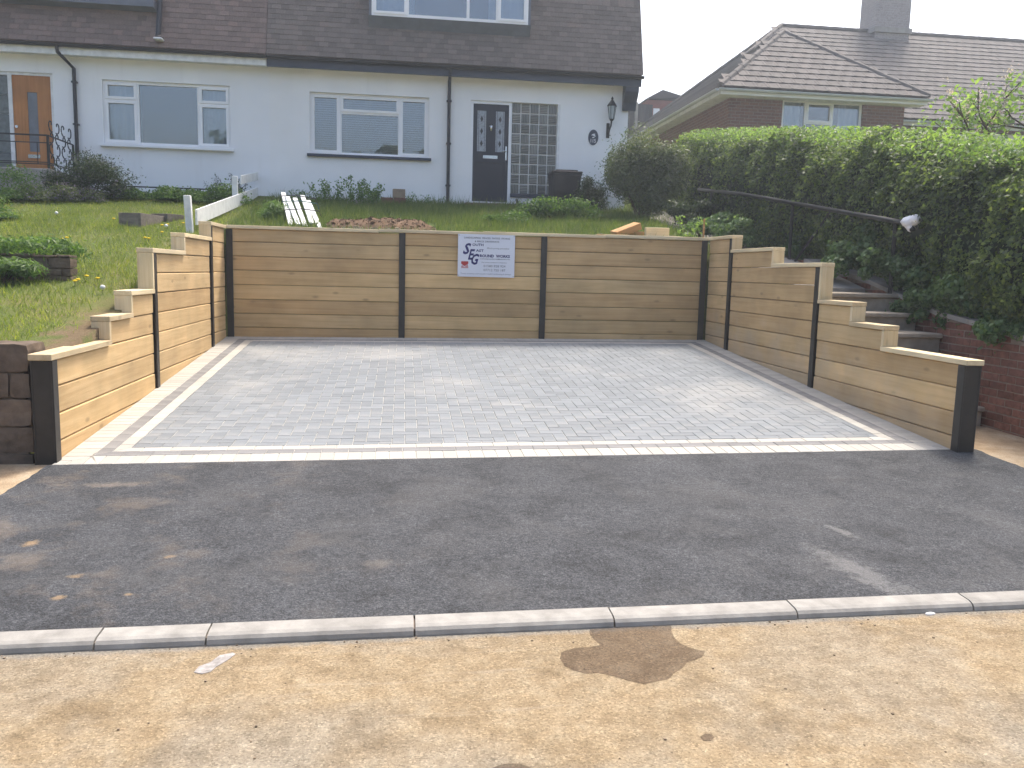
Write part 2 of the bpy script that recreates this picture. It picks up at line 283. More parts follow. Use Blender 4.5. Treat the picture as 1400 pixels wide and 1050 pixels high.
# ------------------------------------------------------------------ mesh helpers
class MB:
    def __init__(s): s.v = []; s.f = []
    def add(s, vs, fs):
        b = len(s.v); s.v += [tuple(v) for v in vs]; s.f += [tuple(i + b for i in f) for f in fs]; return s
    def box(s, x0, x1, y0, y1, z0, z1, bev=0.0, M=None):
        x0, x1 = sorted((x0, x1)); y0, y1 = sorted((y0, y1)); z0, z1 = sorted((z0, z1))
        if bev <= 0:
            vs = [(x, y, z) for z in (z0, z1) for y in (y0, y1) for x in (x0, x1)]
            fs = [(0, 2, 3, 1), (4, 5, 7, 6), (0, 1, 5, 4), (2, 6, 7, 3), (0, 4, 6, 2), (1, 3, 7, 5)]
        else:   # chamfered box: 24 verts
            b = min(bev, (x1 - x0) * .45, (y1 - y0) * .45, (z1 - z0) * .45); vs = []; idx = {}
            X = (x0, x1); Y = (y0, y1); Z = (z0, z1); sg = (1, -1)
            for i in (0, 1):
                for j in (0, 1):
                    for k in (0, 1):
                        for a in range(3):
                            p = [X[i] + (0 if a == 0 else sg[i] * b), Y[j] + (0 if a == 1 else sg[j] * b), Z[k] + (0 if a == 2 else sg[k] * b)]
                            idx[i, j, k, a] = len(vs); vs.append(tuple(p))
            fs = []
            for i in (0, 1):
                q = [idx[i, 0, 0, 0], idx[i, 1, 0, 0], idx[i, 1, 1, 0], idx[i, 0, 1, 0]]; fs.append(q if i else q[::-1])
                q = [idx[0, i, 0, 1], idx[0, i, 1, 1], idx[1, i, 1, 1], idx[1, i, 0, 1]]; fs.append(q if i else q[::-1])
                q = [idx[0, 0, i, 2], idx[1, 0, i, 2], idx[1, 1, i, 2], idx[0, 1, i, 2]]; fs.append(q if i else q[::-1])
            for i in (0, 1):
                for j in (0, 1):
                    fl = (i == j)
                    q = [idx[i, j, 0, 0], idx[i, j, 0, 1], idx[i, j, 1, 1], idx[i, j, 1, 0]]; fs.append(q if fl else q[::-1])
                    q = [idx[0, i, j, 1], idx[0, i, j, 2], idx[1, i, j, 2], idx[1, i, j, 1]]; fs.append(q if fl else q[::-1])
                    q = [idx[i, 0, j, 2], idx[i, 0, j, 0], idx[i, 1, j, 0], idx[i, 1, j, 2]]; fs.append(q if fl else q[::-1])
                    for k in (0, 1):
                        q = [idx[i, j, k, 0], idx[i, j, k, 1], idx[i, j, k, 2]]; fs.append(q if (i + j + k) % 2 else q[::-1])
        if M is not None: vs = [M @ Vector(v) for v in vs]
        return s.add(vs, fs)
    def tube(s, pts, r, n=8, caps=True):
        pts = [Vector(p) for p in pts]; rs = r if isinstance(r, (list, tuple)) else [r] * len(pts); rings = []
        for i, p in enumerate(pts):
            d = (pts[min(i + 1, len(pts) - 1)] - pts[max(i - 1, 0)])
            d = d.normalized() if d.length > 1e-9 else Vector((0, 0, 1))
            a = d.cross(Vector((0, 0, 1)) if abs(d.z) < .9 else Vector((1, 0, 0))).normalized(); b = d.cross(a)
            rings.append([p + (a * math.cos(2 * math.pi * k / n) + b * math.sin(2 * math.pi * k / n)) * rs[i] for k in range(n)])
        vs = [v for rg in rings for v in rg]; fs = []
        for i in range(len(rings) - 1):
            for k in range(n): fs.append((i * n + k, i * n + (k + 1) % n, (i + 1) * n + (k + 1) % n, (i + 1) * n + k))
        if caps: fs.append(tuple(range(n - 1, -1, -1))); fs.append(tuple((len(rings) - 1) * n + k for k in range(n)))
        return s.add(vs, fs)
    def lathe(s, c, prof, n=16):
        vs = []; fs = []
        for r, z in prof:
            for k in range(n): vs.append((c[0] + r * math.cos(2 * math.pi * k / n), c[1] + r * math.sin(2 * math.pi * k / n), c[2] + z))
        for i in range(len(prof) - 1):
            for k in range(n): fs.append((i * n + k, i * n + (k + 1) % n, (i + 1) * n + (k + 1) % n, (i + 1) * n + k))
        fs.append(tuple(range(n - 1, -1, -1))); fs.append(tuple((len(prof) - 1) * n + k for k in range(n)))
        return s.add(vs, fs)
    def prism(s, poly, axis, a0, a1):
        """extrude a 2D polygon along axis 0/1/2; poly gives the other two coords in order"""
        n = len(poly); vs = []
        for a in (a0, a1):
            for p in poly:
                q = list(p); q.insert(axis, a); vs.append(tuple(q))
        fs = [tuple(range(n)), tuple(range(2 * n - 1, n - 1, -1))] + [(i, n + i, n + (i + 1) % n, (i + 1) % n) for i in range(n)]
        return s.add(vs, fs)
    def build(s, name, mat, parent=None, smooth=False, kind=None, origin=None):
        me = bpy.data.meshes.new(name); vs = s.v
        if origin is not None: vs = [(v[0] - origin[0], v[1] - origin[1], v[2] - origin[2]) for v in vs]
        me.from_pydata(vs, [], s.f); fixn(me)
        return link(name, me, mat, parent, smooth, kind, origin)
def fixn(me):
    bm = bmesh.new(); bm.from_mesh(me); bmesh.ops.recalc_face_normals(bm, faces=bm.faces); bm.to_mesh(me); bm.free()
def link(name, me, mat, parent=None, smooth=False, kind=None, origin=None):
    if mat is not None: me.materials.append(MAT[mat] if isinstance(mat, str) else mat)
    if smooth: me.polygons.foreach_set('use_smooth', [True] * len(me.polygons))
    o = bpy.data.objects.new(name, me); COL.objects.link(o)
    if origin is not None: o.location = origin
    if parent is not None: o.parent = parent; o.matrix_parent_inverse = Matrix.Translation(-abs_loc(parent))
    if kind: o['kind'] = kind
    return o
def abs_loc(o):
    v = Vector(o.location); p = o.parent
    return v   # children are authored in world coordinates
def tag(o, label, cat, group=None, kind=None):
    o['label'] = label; o['category'] = cat
    if group: o['group'] = group
    if kind: o['kind'] = kind
    return o
def thing(name, loc, label, cat, group=None, kind=None):
    e = bpy.data.objects.new(name, None); COL.objects.link(e); e.location = loc; e.empty_display_size = .2
    return tag(e, label, cat, group, kind)
def arr_mesh(name, V, F):
    me = bpy.data.meshes.new(name); V = np.asarray(V, np.float32); F = np.asarray(F, np.int32); k = F.shape[1]
    me.vertices.add(len(V)); me.vertices.foreach_set('co', V.ravel())
    me.loops.add(F.size); me.loops.foreach_set('vertex_index', F.ravel())
    me.polygons.add(len(F)); me.polygons.foreach_set('loop_start', np.arange(0, F.size, k, dtype=np.int32))
    me.update(calc_edges=True); me.validate(); return me
def leaves(P, N, L, W, jit=.7, fold=.25):
    """a quad leaf (diamond) at every point, facing roughly along N"""
    n = len(P); N = N + RNG.normal(0, jit, (n, 3)); N /= np.linalg.norm(N, axis=1)[:, None] + 1e-9
    T = RNG.normal(0, 1, (n, 3)); T -= (T * N).sum(1)[:, None] * N; T /= np.linalg.norm(T, axis=1)[:, None] + 1e-9
    B = np.cross(N, T); l = (L * RNG.uniform(.6, 1.3, n))[:, None]; ww = (W * RNG.uniform(.6, 1.3, n))[:, None]
    V = np.stack([P - T * l * .5, P + B * ww * .5 + N * ww * fold, P + T * l * .5, P - B * ww * .5 + N * ww * fold], 1).reshape(-1, 3)
    F = np.arange(4 * n).reshape(-1, 4); return V, F
def blades(P, H, W, lean=.35):
    n = len(P); a = RNG.uniform(0, 2 * np.pi, n); d = np.stack([np.cos(a), np.sin(a), np.zeros(n)], 1)
    h = (H * RNG.uniform(.5, 1.4, n))[:, None]; ln = RNG.normal(0, lean, (n, 2)); tip = P + np.concatenate([ln * h, h], 1)
    ww = (W * RNG.uniform(.7, 1.3, n))[:, None]
    V = np.stack([P - d * ww * .5, P + d * ww * .5, tip], 1).reshape(-1, 3); F = np.arange(3 * n).reshape(-1, 3); return V, F
def merge(parts):
    V = []; F = []; b = 0
    for v, f in parts: V.append(v); F.append(f + b); b += len(v)
    return np.concatenate(V), np.concatenate(F)

# ------------------------------------------------------------------ levels of the place
def z_floor(x, y): return .155 + .0075 * (x - 1) + .0717 * (y - 6.3)
def y_front(x): return 6.25 + .021 * (x + .5)
def y_kerb(x): return 3.425 + .033 * x
def cross(x): return .0055 * (x - 1)
STAIR = [(7.45, .37), (7.65, .60), (7.90, .82), (8.20, 1.03), (8.65, 1.22), (9.05, 1.42)]
def z_path(y): return interp(y, [6.3, 7.42, 7.43, 9.3, 9.75, 13.8, 17.5], [.12, .14, .14, 1.1, 1.46, 2.15, 2.86])
def z_apron(x, y): 
    t = (y - (y_kerb(x) + .125)) / (y_front(x) - y_kerb(x) - .125); return .055 + t * (z_floor(x, y_front(x)) - .055)
LEFT, RIGHT, BACK = -2.47, 4.55, 12.30
def hnoise(x, y, s, a): return a * mnoise.noise(Vector((x * s, y * s, 3.3)))
def gz(x, y):
    if y < 6.335: return -.12
    if LEFT - .06 < x < RIGHT + .06 and y < BACK + .06: return 0.0
    if y > 17.5: return 2.92 + min(y - 17.5, 30) * .215 + 0
    if x <= LEFT - .06: return interp(y, [6.335, 8.8, 12.4, 17.5], [.80, 1.28, 2.02, 2.92]) + hnoise(x, y, .8, .05)
    if x < RIGHT + .06: return interp(y, [12.36, 13.5, 17.5], [2.05, 2.22, 2.90]) + hnoise(x, y, 1.2, .04) * min(1, (y - 12.36) * 2)
    if x < 5.72: return z_path(y)
    return interp(y, [6.335, 7.7, 11.1, 13.8, 17.5], [.98, 1.06, 1.64, 2.12, 2.90])
def grid_obj(name, xs, ys, fz, mat, label, cat, kind='structure'):
    V = np.array([(x, y, fz(x, y)) for y in ys for x in xs]); nx = len(xs)
    F = np.array([(j * nx + i, j * nx + i + 1, (j + 1) * nx + i + 1, (j + 1) * nx + i) for j in range(len(ys) - 1) for i in range(nx - 1)])
    o = link(name, arr_mesh(name, V, F), mat, smooth=True); return tag(o, label, cat, kind=kind)

xs = [-400, -150, -60, -30, -18] + list(np.arange(-13, -2.6, .4)) + [LEFT - .065, LEFT - .055] + list(np.arange(-2.2, 4.5, .4)) + [RIGHT + .055, RIGHT + .065, 5.1, 5.715, 5.725] + list(np.arange(6.2, 14, .6)) + [16, 20, 30, 60, 150, 400]
ys = [-300, -60, -10, 0, 6.33, 6.34] + list(np.arange(6.7, 7.4, .3)) + [7.425, 7.435] + list(np.arange(7.7, 12.3, .4)) + [BACK + .055, BACK + .065] + list(np.arange(12.6, 17.5, .35)) + [17.5, 19, 22, 26, 30, 36, 42, 47.5, 60, 100, 250, 500]
grid_obj('ground', sorted(xs), sorted(ys), gz, 'lawn', 'sloping green garden ground around the house and parking bay', 'ground')
# road
grid_obj('road', [-400, -80, -20, -6, -3, 0, 3, 6, 9, 20, 80, 400], [0, .2, .5, .8, 1], lambda x, y: .012, 'road', 'tan dusty road surface in front of the kerb', 'road')
ro = bpy.data.objects['road']
for v in ro.data.vertices: v.co.y = -60 + v.co.y * (60 + y_kerb(v.co.x) + .03)
# old footway either side of the new apron
o = grid_obj('footway', [-400, -60, -20, -8, -4, -2, 0, 2, 4, 5, 8, 20, 60, 400], [0, .5, 1], lambda x, y: 0, 'dirt', 'beige dusty old footway beside the new black tarmac', 'footway')
for v in o.data.vertices:
    x, t = v.co.x, v.co.y; xx = max(-8, min(10, x)); y0 = y_kerb(xx) + .11; y = y0 + t * (6.42 - y0)
    v.co = (x, (y_kerb(x) + .11) * (1 - t) + t * max(6.42, y_kerb(x) + .3), (.05 + t * (.155 + .0075 * (xx - 1) - .05)) - .014)
# tarmac apron, slightly uneven, ragged side edges
def apron():
    nx, ny = 90, 40; V = []; F = []
    for j in range(ny + 1):
        for i in range(nx + 1):
            u = i / nx; x = -2.47 + u * 7.18
            if i == 0: x += .03 * mnoise.noise(Vector((0, j * .5, 1))) - .02 + .05 * (1 - j / ny)
            if i == nx: x += .03 * mnoise.noise(Vector((7, j * .5, 1))) + .05 + .03 * (1 - j / ny)
            t = j / ny; y0 = y_kerb(x) + .122; y = y0 + t * (y_front(x) - .003 - y0)
            ed = min(1, t * 12, (1 - t) * 12); z = z_apron(x, y) + ed * .006 * mnoise.noise(Vector((x * 1.7, y * 1.7, 0)))
            V.append((x, y, z))
    for j in range(ny):
        for i in range(nx): a = j * (nx + 1) + i; F.append((a, a + 1, a + nx + 2, a + nx + 1))
    o = link('tarmac_apron', arr_mesh('tarmac_apron', V, F), 'tarmac', smooth=True)
    tag(o, 'dark grey new tarmac apron between the kerb and the block paving', 'tarmac', kind='structure')
apron()
# kerb
kb = thing('kerb', (0, y_kerb(0), 0), 'pale concrete dropped kerb stones between tarmac and tan road', 'kerb', kind='structure')
joints = [-9.4, -8.5, -7.6, -6.7, -5.8, -4.88, -3.97, -3.05, -2.13, -1.22, -.79, .06, .94, 1.81, 2.71, 3.62, 4.54, 5.45, 6.37, 7.28, 8.2, 9.1, 10.0]
for a, b in zip(joints[:-1], joints[1:]):
    g = .004; prof = [(0, -.1), (0, .018), (.006, .034), (.018, .046), (.04, .052), (.123, .056), (.123, -.1)]
    m = MB(); n = len(prof); vs = []; dz = random.uniform(-.002, .002); dy = random.uniform(-.003, .003)
    for x in (a + g, b - g):
        for (py, pz) in prof: vs.append((x, y_kerb(x) + py + dy, pz + dz))
    m.add(vs, [tuple(range(n)), tuple(range(2 * n - 1, n - 1, -1))] + [(i, n + i, n + (i + 1) % n, (i + 1) % n) for i in range(n)])
    m.build('kerb_stone', 'kerb', kb)
m = MB()
for k in range(len(joints) - 1):
    a, b = joints[k], joints[k + 1]; m.add([(a, y_kerb(a) + .022, -.09), (b, y_kerb(b) + .022, -.09), (b, y_kerb(b) + .12, -.09), (a, y_kerb(a) + .12, -.09), (a, y_kerb(a) + .024, .036), (b, y_kerb(b) + .024, .036), (b, y_kerb(b) + .116, .042), (a, y_kerb(a) + .116, .042)], [(4, 5, 6, 7), (0, 1, 5, 4)])
m.build('joint_filler', 'mortar', kb)

# ------------------------------------------------------------------ block paving of the bay
def clip(poly, a, b):
    out = []; nx, ny = -(b[1] - a[1]), b[0] - a[0]
    for i in range(len(poly)):
        p, q = poly[i], poly[(i + 1) % len(poly)]
        dp = (p[0] - a[0]) * nx + (p[1] - a[1]) * ny; dq = (q[0] - a[0]) * nx + (q[1] - a[1]) * ny
        if dp >= 0: out.append(p)
        if (dp >= 0) != (dq >= 0): t = dp / (dp - dq); out.append((p[0] + t * (q[0] - p[0]), p[1] + t * (q[1] - p[1])))
    return out
def area(p): return abs(sum(p[i][0] * p[(i + 1) % len(p)][1] - p[(i + 1) % len(p)][0] * p[i][1] for i in range(len(p)))) / 2
def inset(poly, d):
    cx = sum(p[0] for p in poly) / len(poly); cy = sum(p[1] for p in poly) / len(poly); out = poly
    n = len(poly); ccw = sum(poly[i][0] * poly[(i + 1) % n][1] - poly[(i + 1) % n][0] * poly[i][1] for i in range(n)) > 0
    if not ccw: poly = poly[::-1]
    lines = []; res = []
    for i in range(n):
        a, b = poly[i], poly[(i + 1) % n]; L = math.hypot(b[0] - a[0], b[1] - a[1]) or 1e-9; nx, ny = -(b[1] - a[1]) / L, (b[0] - a[0]) / L
        lines.append(((a[0] + nx * d, a[1] + ny * d), (b[0] - a[0], b[1] - a[1])))
    for i in range(n):
        (p, r), (q, s_) = lines[i - 1], lines[i]; den = r[0] * s_[1] - r[1] * s_[0]
        if abs(den) < 1e-9: res.append(q); continue
        t = ((q[0] - p[0]) * s_[1] - (q[1] - p[1]) * s_[0]) / den; res.append((p[0] + r[0] * t, p[1] + r[1] * t))
    return res
def paver_verts(poly):
    a = inset(poly, .0022); b = inset(a, .004); n = len(a); dz = random.uniform(-.0012, .0012); tx, ty = random.uniform(-.006, .006), random.uniform(-.006, .006)
    cx = sum(p[0] for p in a) / n; cy = sum(p[1] for p in a) / n
    f = lambda p, z: (p[0], p[1], z_floor(*p) + z + dz + (p[0] - cx) * tx + (p[1] - cy) * ty)
    vs = [f(p, -.03) for p in a] + [f(p, -.003) for p in a] + [f(p, 0) for p in b]
    fs = [tuple(2 * n + i for i in range(n))]
    for i in range(n): k = (i + 1) % n; fs += [(i, k, n + k, n + i), (n + i, n + k, 2 * n + k, 2 * n + i)]
    return vs, fs
pv = thing('block_paving', (1, 9.3, z_floor(1, 9.3)), 'grey herringbone block paving of the bay with pale and charcoal borders', 'paving', kind='structure')
def ring(d):
    c = [(LEFT, y_front(LEFT)), (RIGHT, y_front(RIGHT)), (RIGHT, BACK), (LEFT, BACK)]
    return inset(c, d) if d else c
def paver(poly, name, mat):
    vs, fs = paver_verts(poly); m = MB(); m.add(vs, fs); cx = sum(v[0] for v in vs) / len(vs); cy = sum(v[1] for v in vs) / len(vs)
    return m.build(name, mat, pv, origin=(cx, cy, z_floor(cx, cy)))
for d0, d1, step, name, mat in ((0.002, .205, .1035, 'edging_paver', 'buff_paver'), (.205, .310, .205, 'charcoal_paver', 'char_paver'), (.310, .415, .205, 'border_paver', 'buff_paver')):
    A, B = ring(d0), ring(d1)
    for s in range(4):
        a0, a1, b0, b1 = A[s], A[(s + 1) % 4], B[s], B[(s + 1) % 4]
        quad = [a0, a1, b1, b0]; L = math.hypot(a1[0] - a0[0], a1[1] - a0[1]); n = max(1, round(L / step)); ux, uy = (a1[0] - a0[0]) / L, (a1[1] - a0[1]) / L
        for k in range(n):
            p = (a0[0] + ux * L * k / n, a0[1] + uy * L * k / n); q = (a0[0] + ux * L * (k + 1) / n, a0[1] + uy * L * (k + 1) / n)
            pl = quad
            # keep the slab between the two cross lines
            pl = clip(pl, (p[0] - uy, p[1] + ux), p); pl = clip(pl, q, (q[0] - uy, q[1] + ux))
            if len(pl) >= 3 and area(pl) > .0006: paver(pl, name, mat)
IN = ring(.415); herr = []; U = .1035
x0, x1 = IN[0][0] - .3, IN[1][0] + .3; y0, y1 = IN[0][1] - .3, IN[2][1] + .3
for i in range(int((x1 - x0) / U)):
    for j in range(int((y1 - y0) / U)):
        r = (i - j) % 4
        if r == 0: q = [(0, 0), (2, 0), (2, 1), (0, 1)]
        elif r == 3: q = [(0, 0), (1, 0), (1, 2), (0, 2)]
        else: continue
        pl = [(x0 + (i + a) * U, y0 + (j + b) * U) for a, b in q]
        for s in range(4): 
            if pl: pl = clip(pl, IN[s], IN[(s + 1) % 4])
        if len(pl) >= 3 and area(pl) > .0008: herr.append(pl)
def seen(pl):
    cx = sum(p[0] for p in pl) / len(pl); cy = sum(p[1] for p in pl) / len(pl); return area(pl) / (cx * cx + cy * cy) ** 1.5
herr.sort(key=seen, reverse=True)
for pl in herr[:300]: paver(pl, 'block_paver', 'grey_paver')
m = MB()
for pl in herr[300:]: m.add(*paver_verts(pl))
m.build('far_block_pavers', 'grey_paver', pv, kind='stuff')
m = MB(); C = ring(0); m.add([(p[0], p[1], z_floor(*p) - .0055) for p in C] + [(p[0], p[1], z_floor(*p) - .1) for p in C], [(0, 1, 2, 3), (0, 1, 5, 4)]); m.build('jointing_sand', 'sand', pv)

# ------------------------------------------------------------------ timber retaining walls
T0 = 2.08
def sleeper(parent, axis, a0, a1, f0, f1, z0, z1, mat=None, name='sleeper', bev=.008):
    m = MB(); g = random.uniform(.0025, .0045); wob = lambda: random.uniform(-.004, .004)
    d = wob()
    if axis == 0: m.box(a0, a1, f0 + d, f1 + d, z0 + g, z1 - g, bev); o = ((a0 + a1) / 2, f0, z0)
    elif axis == 1: m.box(f0 + d, f1 + d, a0, a1, z0 + g, z1 - g, bev); o = (f0, (a0 + a1) / 2, z0)
    return m.build(name, mat or ('sleeper_x', 'sleeper_y')[axis], parent, origin=o)
# back wall
bw = thing('retaining_wall', (1, BACK, .58), 'long timber sleeper retaining wall across the back of the bay carrying the sign', 'retaining wall', 'sleeper retaining walls')
PB = [-2.405, atY(549.5, 390, 12.28).x, atY(742.5, 390, 12.28).x, 4.475]
for k in range(3):
    off = [0, -.018, .012][k]; tops = [2.08 + cross((PB[k] + PB[k + 1]) / 2)]; z = tops[0]
    for r in range(8):
        h = (.175 if r == 0 and k == 0 else .2) + random.uniform(-.006, .006) + (off if r == 0 else 0); z2 = z - h
        # a light cut joint in some rows
        sleeper(bw, 0, PB[k] + .006, PB[k + 1] - .006, BACK, BACK + .1, z2, z); z = z2
for k, x in enumerate(PB):
    m = MB(); zt = 2.08 + cross(x) - .002; zb = z_floor(x, BACK) - .25
    m.box(x - .044, x + .044, BACK - .024, BACK - .010, zb, zt, .002).box(x - .005, x + .005, BACK - .0095, BACK + .112, zb, zt).box(x - .044, x + .044, BACK + .1125, BACK + .126, zb, zt, .002)
    m.build('steel_post', 'steel', bw, origin=(x, BACK, zb))
cx = [LEFT + .02, -.35, 1.15, 2.95, RIGHT - .02]
for a, b in zip(cx[:-1], cx[1:]):
    m = MB(); z = T0 + cross((a + b) / 2); m.box(a + .001, b - .001, BACK - .034, BACK + .135, z + .001, z + .046, .004); m.build('capping_board', 'cap_x', bw, origin=((a + b) / 2, BACK, z))
# side walls: same arrangement mirrored
def side_wall(sx, face, label):
    w_ = thing('retaining_wall', (face, 6.3, .15), label, 'retaining wall', 'sleeper retaining walls')
    s = sx; off = cross(face); F0, F1 = sorted((face, face + s * .1)); SEC = [(6.345, 8.80), (8.90, 11.35), (11.45, BACK - .03)]
    post = [6.30, 8.85, 11.40]
    for k, (a, b) in enumerate(SEC):
        top = [1.28, 1.88, 2.08][k] + off; z = top; r = 0
        while z > z_floor(face, a) - .0:
            st = a
            if k == 0 and r == 0: st = 8.10
            if k == 0 and r == 1: st = 7.50
            if k == 1 and r == 0: st = 10.05
            z2 = z - .2
            sleeper(w_, 1, st, b, F0, F1, z2, z); z = z2; r += 1
    for k, y in enumerate(post):
        zt = [.88, 1.68, 2.08][k] + off - .003; zb = z_floor(face, y) - .3
        m = MB(); fx = lambda a, b: sorted((face - s * a, face - s * b))
        m.box(*fx(.024, .010), y - .044, y + .044, zb, zt, .002); m.box(*fx(-.1125, -.126), y - .044, y + .044, zb, zt, .002)
        if k == 0: m.box(*fx(.0095, -.112), y - .040, y + .004, zb, zt - .001)
        else: m.box(*fx(.0095, -.112), y - .005, y + .005, zb, zt - .001)
        m.build('steel_post', 'steel', w_, origin=(face, y, zb))
    CP = [(6.235, 7.50, .88), (7.455, 8.10, 1.08), (8.055, 8.797, 1.28), (8.755, 10.05, 1.68), (10.005, 11.39, 1.88), (11.345, BACK - .036, 2.08)]
    for i, (a, b, z) in enumerate(CP):
        z += off; m = MB(); x0_, x1_ = sorted((face - s * .027, face + s * .130)); m.box(x0_, x1_, a, b - .001, z + .001, z + .046, .004)
        m.build('capping_board', 'cap_y', w_, origin=(face, (a + b) / 2, z))
        if i:
            zb = CP[i - 1][2] + off + .047; m = MB(); m.box(x0_ + .004, x1_ - .004, a + .003, a + .043, zb, z, .003); m.build('end_trim', 'cap_z', w_, origin=(face, a, zb))
    return w_
side_wall(-1, LEFT, 'stepped sunlit timber sleeper retaining wall beside the lawn')
side_wall(1, RIGHT, 'stepped shaded timber sleeper retaining wall beside the brick garden steps')

# ------------------------------------------------------------------ lettering helper (flat print on signs)
def lettering(body, x, z, y, height, width, mat, parent, shear=0.0, name='lettering', bold=0.0):
    c = bpy.data.curves.new(name, 'FONT'); c.body = body; c.size = 1; c.shear = shear; c.extrude = 0; c.offset = bold; c.resolution_u = 2
    t = bpy.data.objects.new('tmp', c); COL.objects.link(t); bpy.context.view_layer.update()
    me = bpy.data.meshes.new_from_object(t.evaluated_get(bpy.context.evaluated_depsgraph_get())); bpy.data.objects.remove(t); bpy.data.curves.remove(c)
    xs_ = [v.co.x for v in me.vertices]; ys_ = [v.co.y for v in me.vertices]; a, b, lo, hi = min(xs_), max(xs_), min(ys_), max(ys_)
    for v in me.vertices: v.co = (x + (v.co.x - a) / (b - a) * width, y, z + (v.co.y - lo) / (hi - lo) * height)
    me.materials.clear(); return link(name, me, mat, parent)

# ------------------------------------------------------------------ windows, walls, tiles
def window(house, X0, X1, Z0, Z1, Y, lights, sill=None, back='blind', depth=.07, frame_w=.055):
    """lights: (u0,u1,v0,v1,casement) in fractions; outer frame is the part, sashes / panes / sill its sub-parts"""
    W, H = X1 - X0, Z1 - Z0; m = MB(); f = frame_w
    m.box(X0, X1, Y, Y + depth, Z0, Z0 + f).box(X0, X1, Y, Y + depth, Z1 - f, Z1).box(X0, X0 + f, Y, Y + depth, Z0 + f, Z1 - f).box(X1 - f, X1, Y, Y + depth, Z0 + f, Z1 - f)
    done = set()
    for (u0, u1, v0, v1, cas) in lights:       # mullions and transoms
        x0, x1, z0, z1 = X0 + W * u0, X0 + W * u1, Z0 + H * v0, Z0 + H * v1
        if u1 < .99 and (round(u1, 2), 'x') not in done:
            done.add((round(u1, 2), 'x')); m.box(x1 - .028, x1 + .028, Y + .003, Y + depth - .003, Z0 + f, Z1 - f)
        if v1 < .99: m.box(max(x0 + .028, X0 + f), min(x1 - .028, X1 - f), Y + .005, Y + depth - .005, z1 - .026, z1 + .026)
    win = m.build('window', 'upvc', house, origin=(X0, Y, Z0))
    for (u0, u1, v0, v1, cas) in lights:
        e = .03; x0, x1, z0, z1 = X0 + W * u0 + e, X0 + W * u1 - e, Z0 + H * v0 + e, Z0 + H * v1 - e
        if u0 < .01: x0 = X0 + f
        if u1 > .99: x1 = X1 - f
        if v0 < .01: z0 = Z0 + f
        if v1 > .99: z1 = Z1 - f
        if cas:
            s = MB(); t = .05; a0, a1, c0, c1 = x0 - .016, x1 + .016, z0 - .016, z1 + .016; ya, yb = Y - .016, Y + .03
            s.box(a0, a1, ya, yb, c0, c0 + t, .003).box(a0, a1, ya, yb, c1 - t, c1, .003).box(a0, a0 + t, ya, yb, c0 + t, c1 - t).box(a1 - t, a1, ya, yb, c0 + t, c1 - t)
            s.build('sash_frame', 'upvc', win, origin=(a0, ya, c0)); x0, x1, z0, z1 = a0 + t - .004, a1 - t + .004, c0 + t - .004, c1 - t + .004
        p = MB(); p.box(x0 - .003, x1 + .003, Y + .032, Y + .040, z0 - .003, z1 + .003); p.build('pane', 'glass', win, origin=(x0, Y, z0))
    if back:
        b = MB(); yb = Y + depth + .06
        if back == 'blind':
            n = int(H / .045)
            for k in range(n):
                z = Z0 + .03 + (H - .06) * k / n; b.add([(X0 + .04, yb, z), (X1 - .04, yb, z), (X1 - .04, yb + .03, z + .040), (X0 + .04, yb + .03, z + .040)], [(0, 1, 2, 3)])
            b.build('blind', 'blind', win)
        else:
            n = 60; vs = []
            for k in range(n + 1):
                u = k / n; x = X0 + .03 + (W - .06) * u; yy = yb + .03 * math.sin(u * 75) + .02
                vs += [(x, yy, Z0 + .02), (x, yy, Z1 - .02)]
            b.add(vs, [(2 * k, 2 * k + 2, 2 * k + 3, 2 * k + 1) for k in range(n) if back == 'net' or k < 16 or k > 44]); b.build('curtain', 'net', win, smooth=True)
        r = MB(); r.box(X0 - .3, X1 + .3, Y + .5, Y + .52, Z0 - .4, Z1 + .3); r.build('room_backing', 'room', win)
    if sill:
        s = MB(); s.box(X0 - .05, X1 + .05, Y - .14, Y + depth, Z0 - .055, Z0 - .002, .005); s.build('sill', sill, win)
    return win
def facade(X0, X1, Z0, Z1, Y, openings, depth=.14):
    """front wall sheet with openings cut out and reveals"""
    xs_ = sorted({X0, X1, *[o[0] for o in openings], *[o[1] for o in openings]}); zs = sorted({Z0, Z1, *[o[2] for o in openings], *[o[3] for o in openings]}); m = MB()
    for a, b in zip(xs_[:-1], xs_[1:]):
        for c, d in zip(zs[:-1], zs[1:]):
            if any(o[0] <= a and b <= o[1] and o[2] <= c and d <= o[3] for o in openings): continue
            m.add([(a, Y, c), (b, Y, c), (b, Y, d), (a, Y, d)], [(0, 1, 2, 3)])
    for (a, b, c, d) in openings:
        y = Y + depth
        m.add([(a, Y, c), (a, y, c), (a, y, d), (a, Y, d)], [(0, 1, 2, 3)]); m.add([(b, Y, c), (b, y, c), (b, y, d), (b, Y, d)], [(3, 2, 1, 0)])
        m.add([(a, Y, d), (b, Y, d), (b, y, d), (a, y, d)], [(0, 1, 2, 3)]); m.add([(a, Y, c), (b, Y, c), (b, y, c), (a, y, c)], [(3, 2, 1, 0)])
    return m
def raw(m, name, mat, parent):     # no normal recalculation for open sheets
    me = bpy.data.meshes.new(name); me.from_pydata(m.v, [], m.f); return link(name, me, mat, parent)
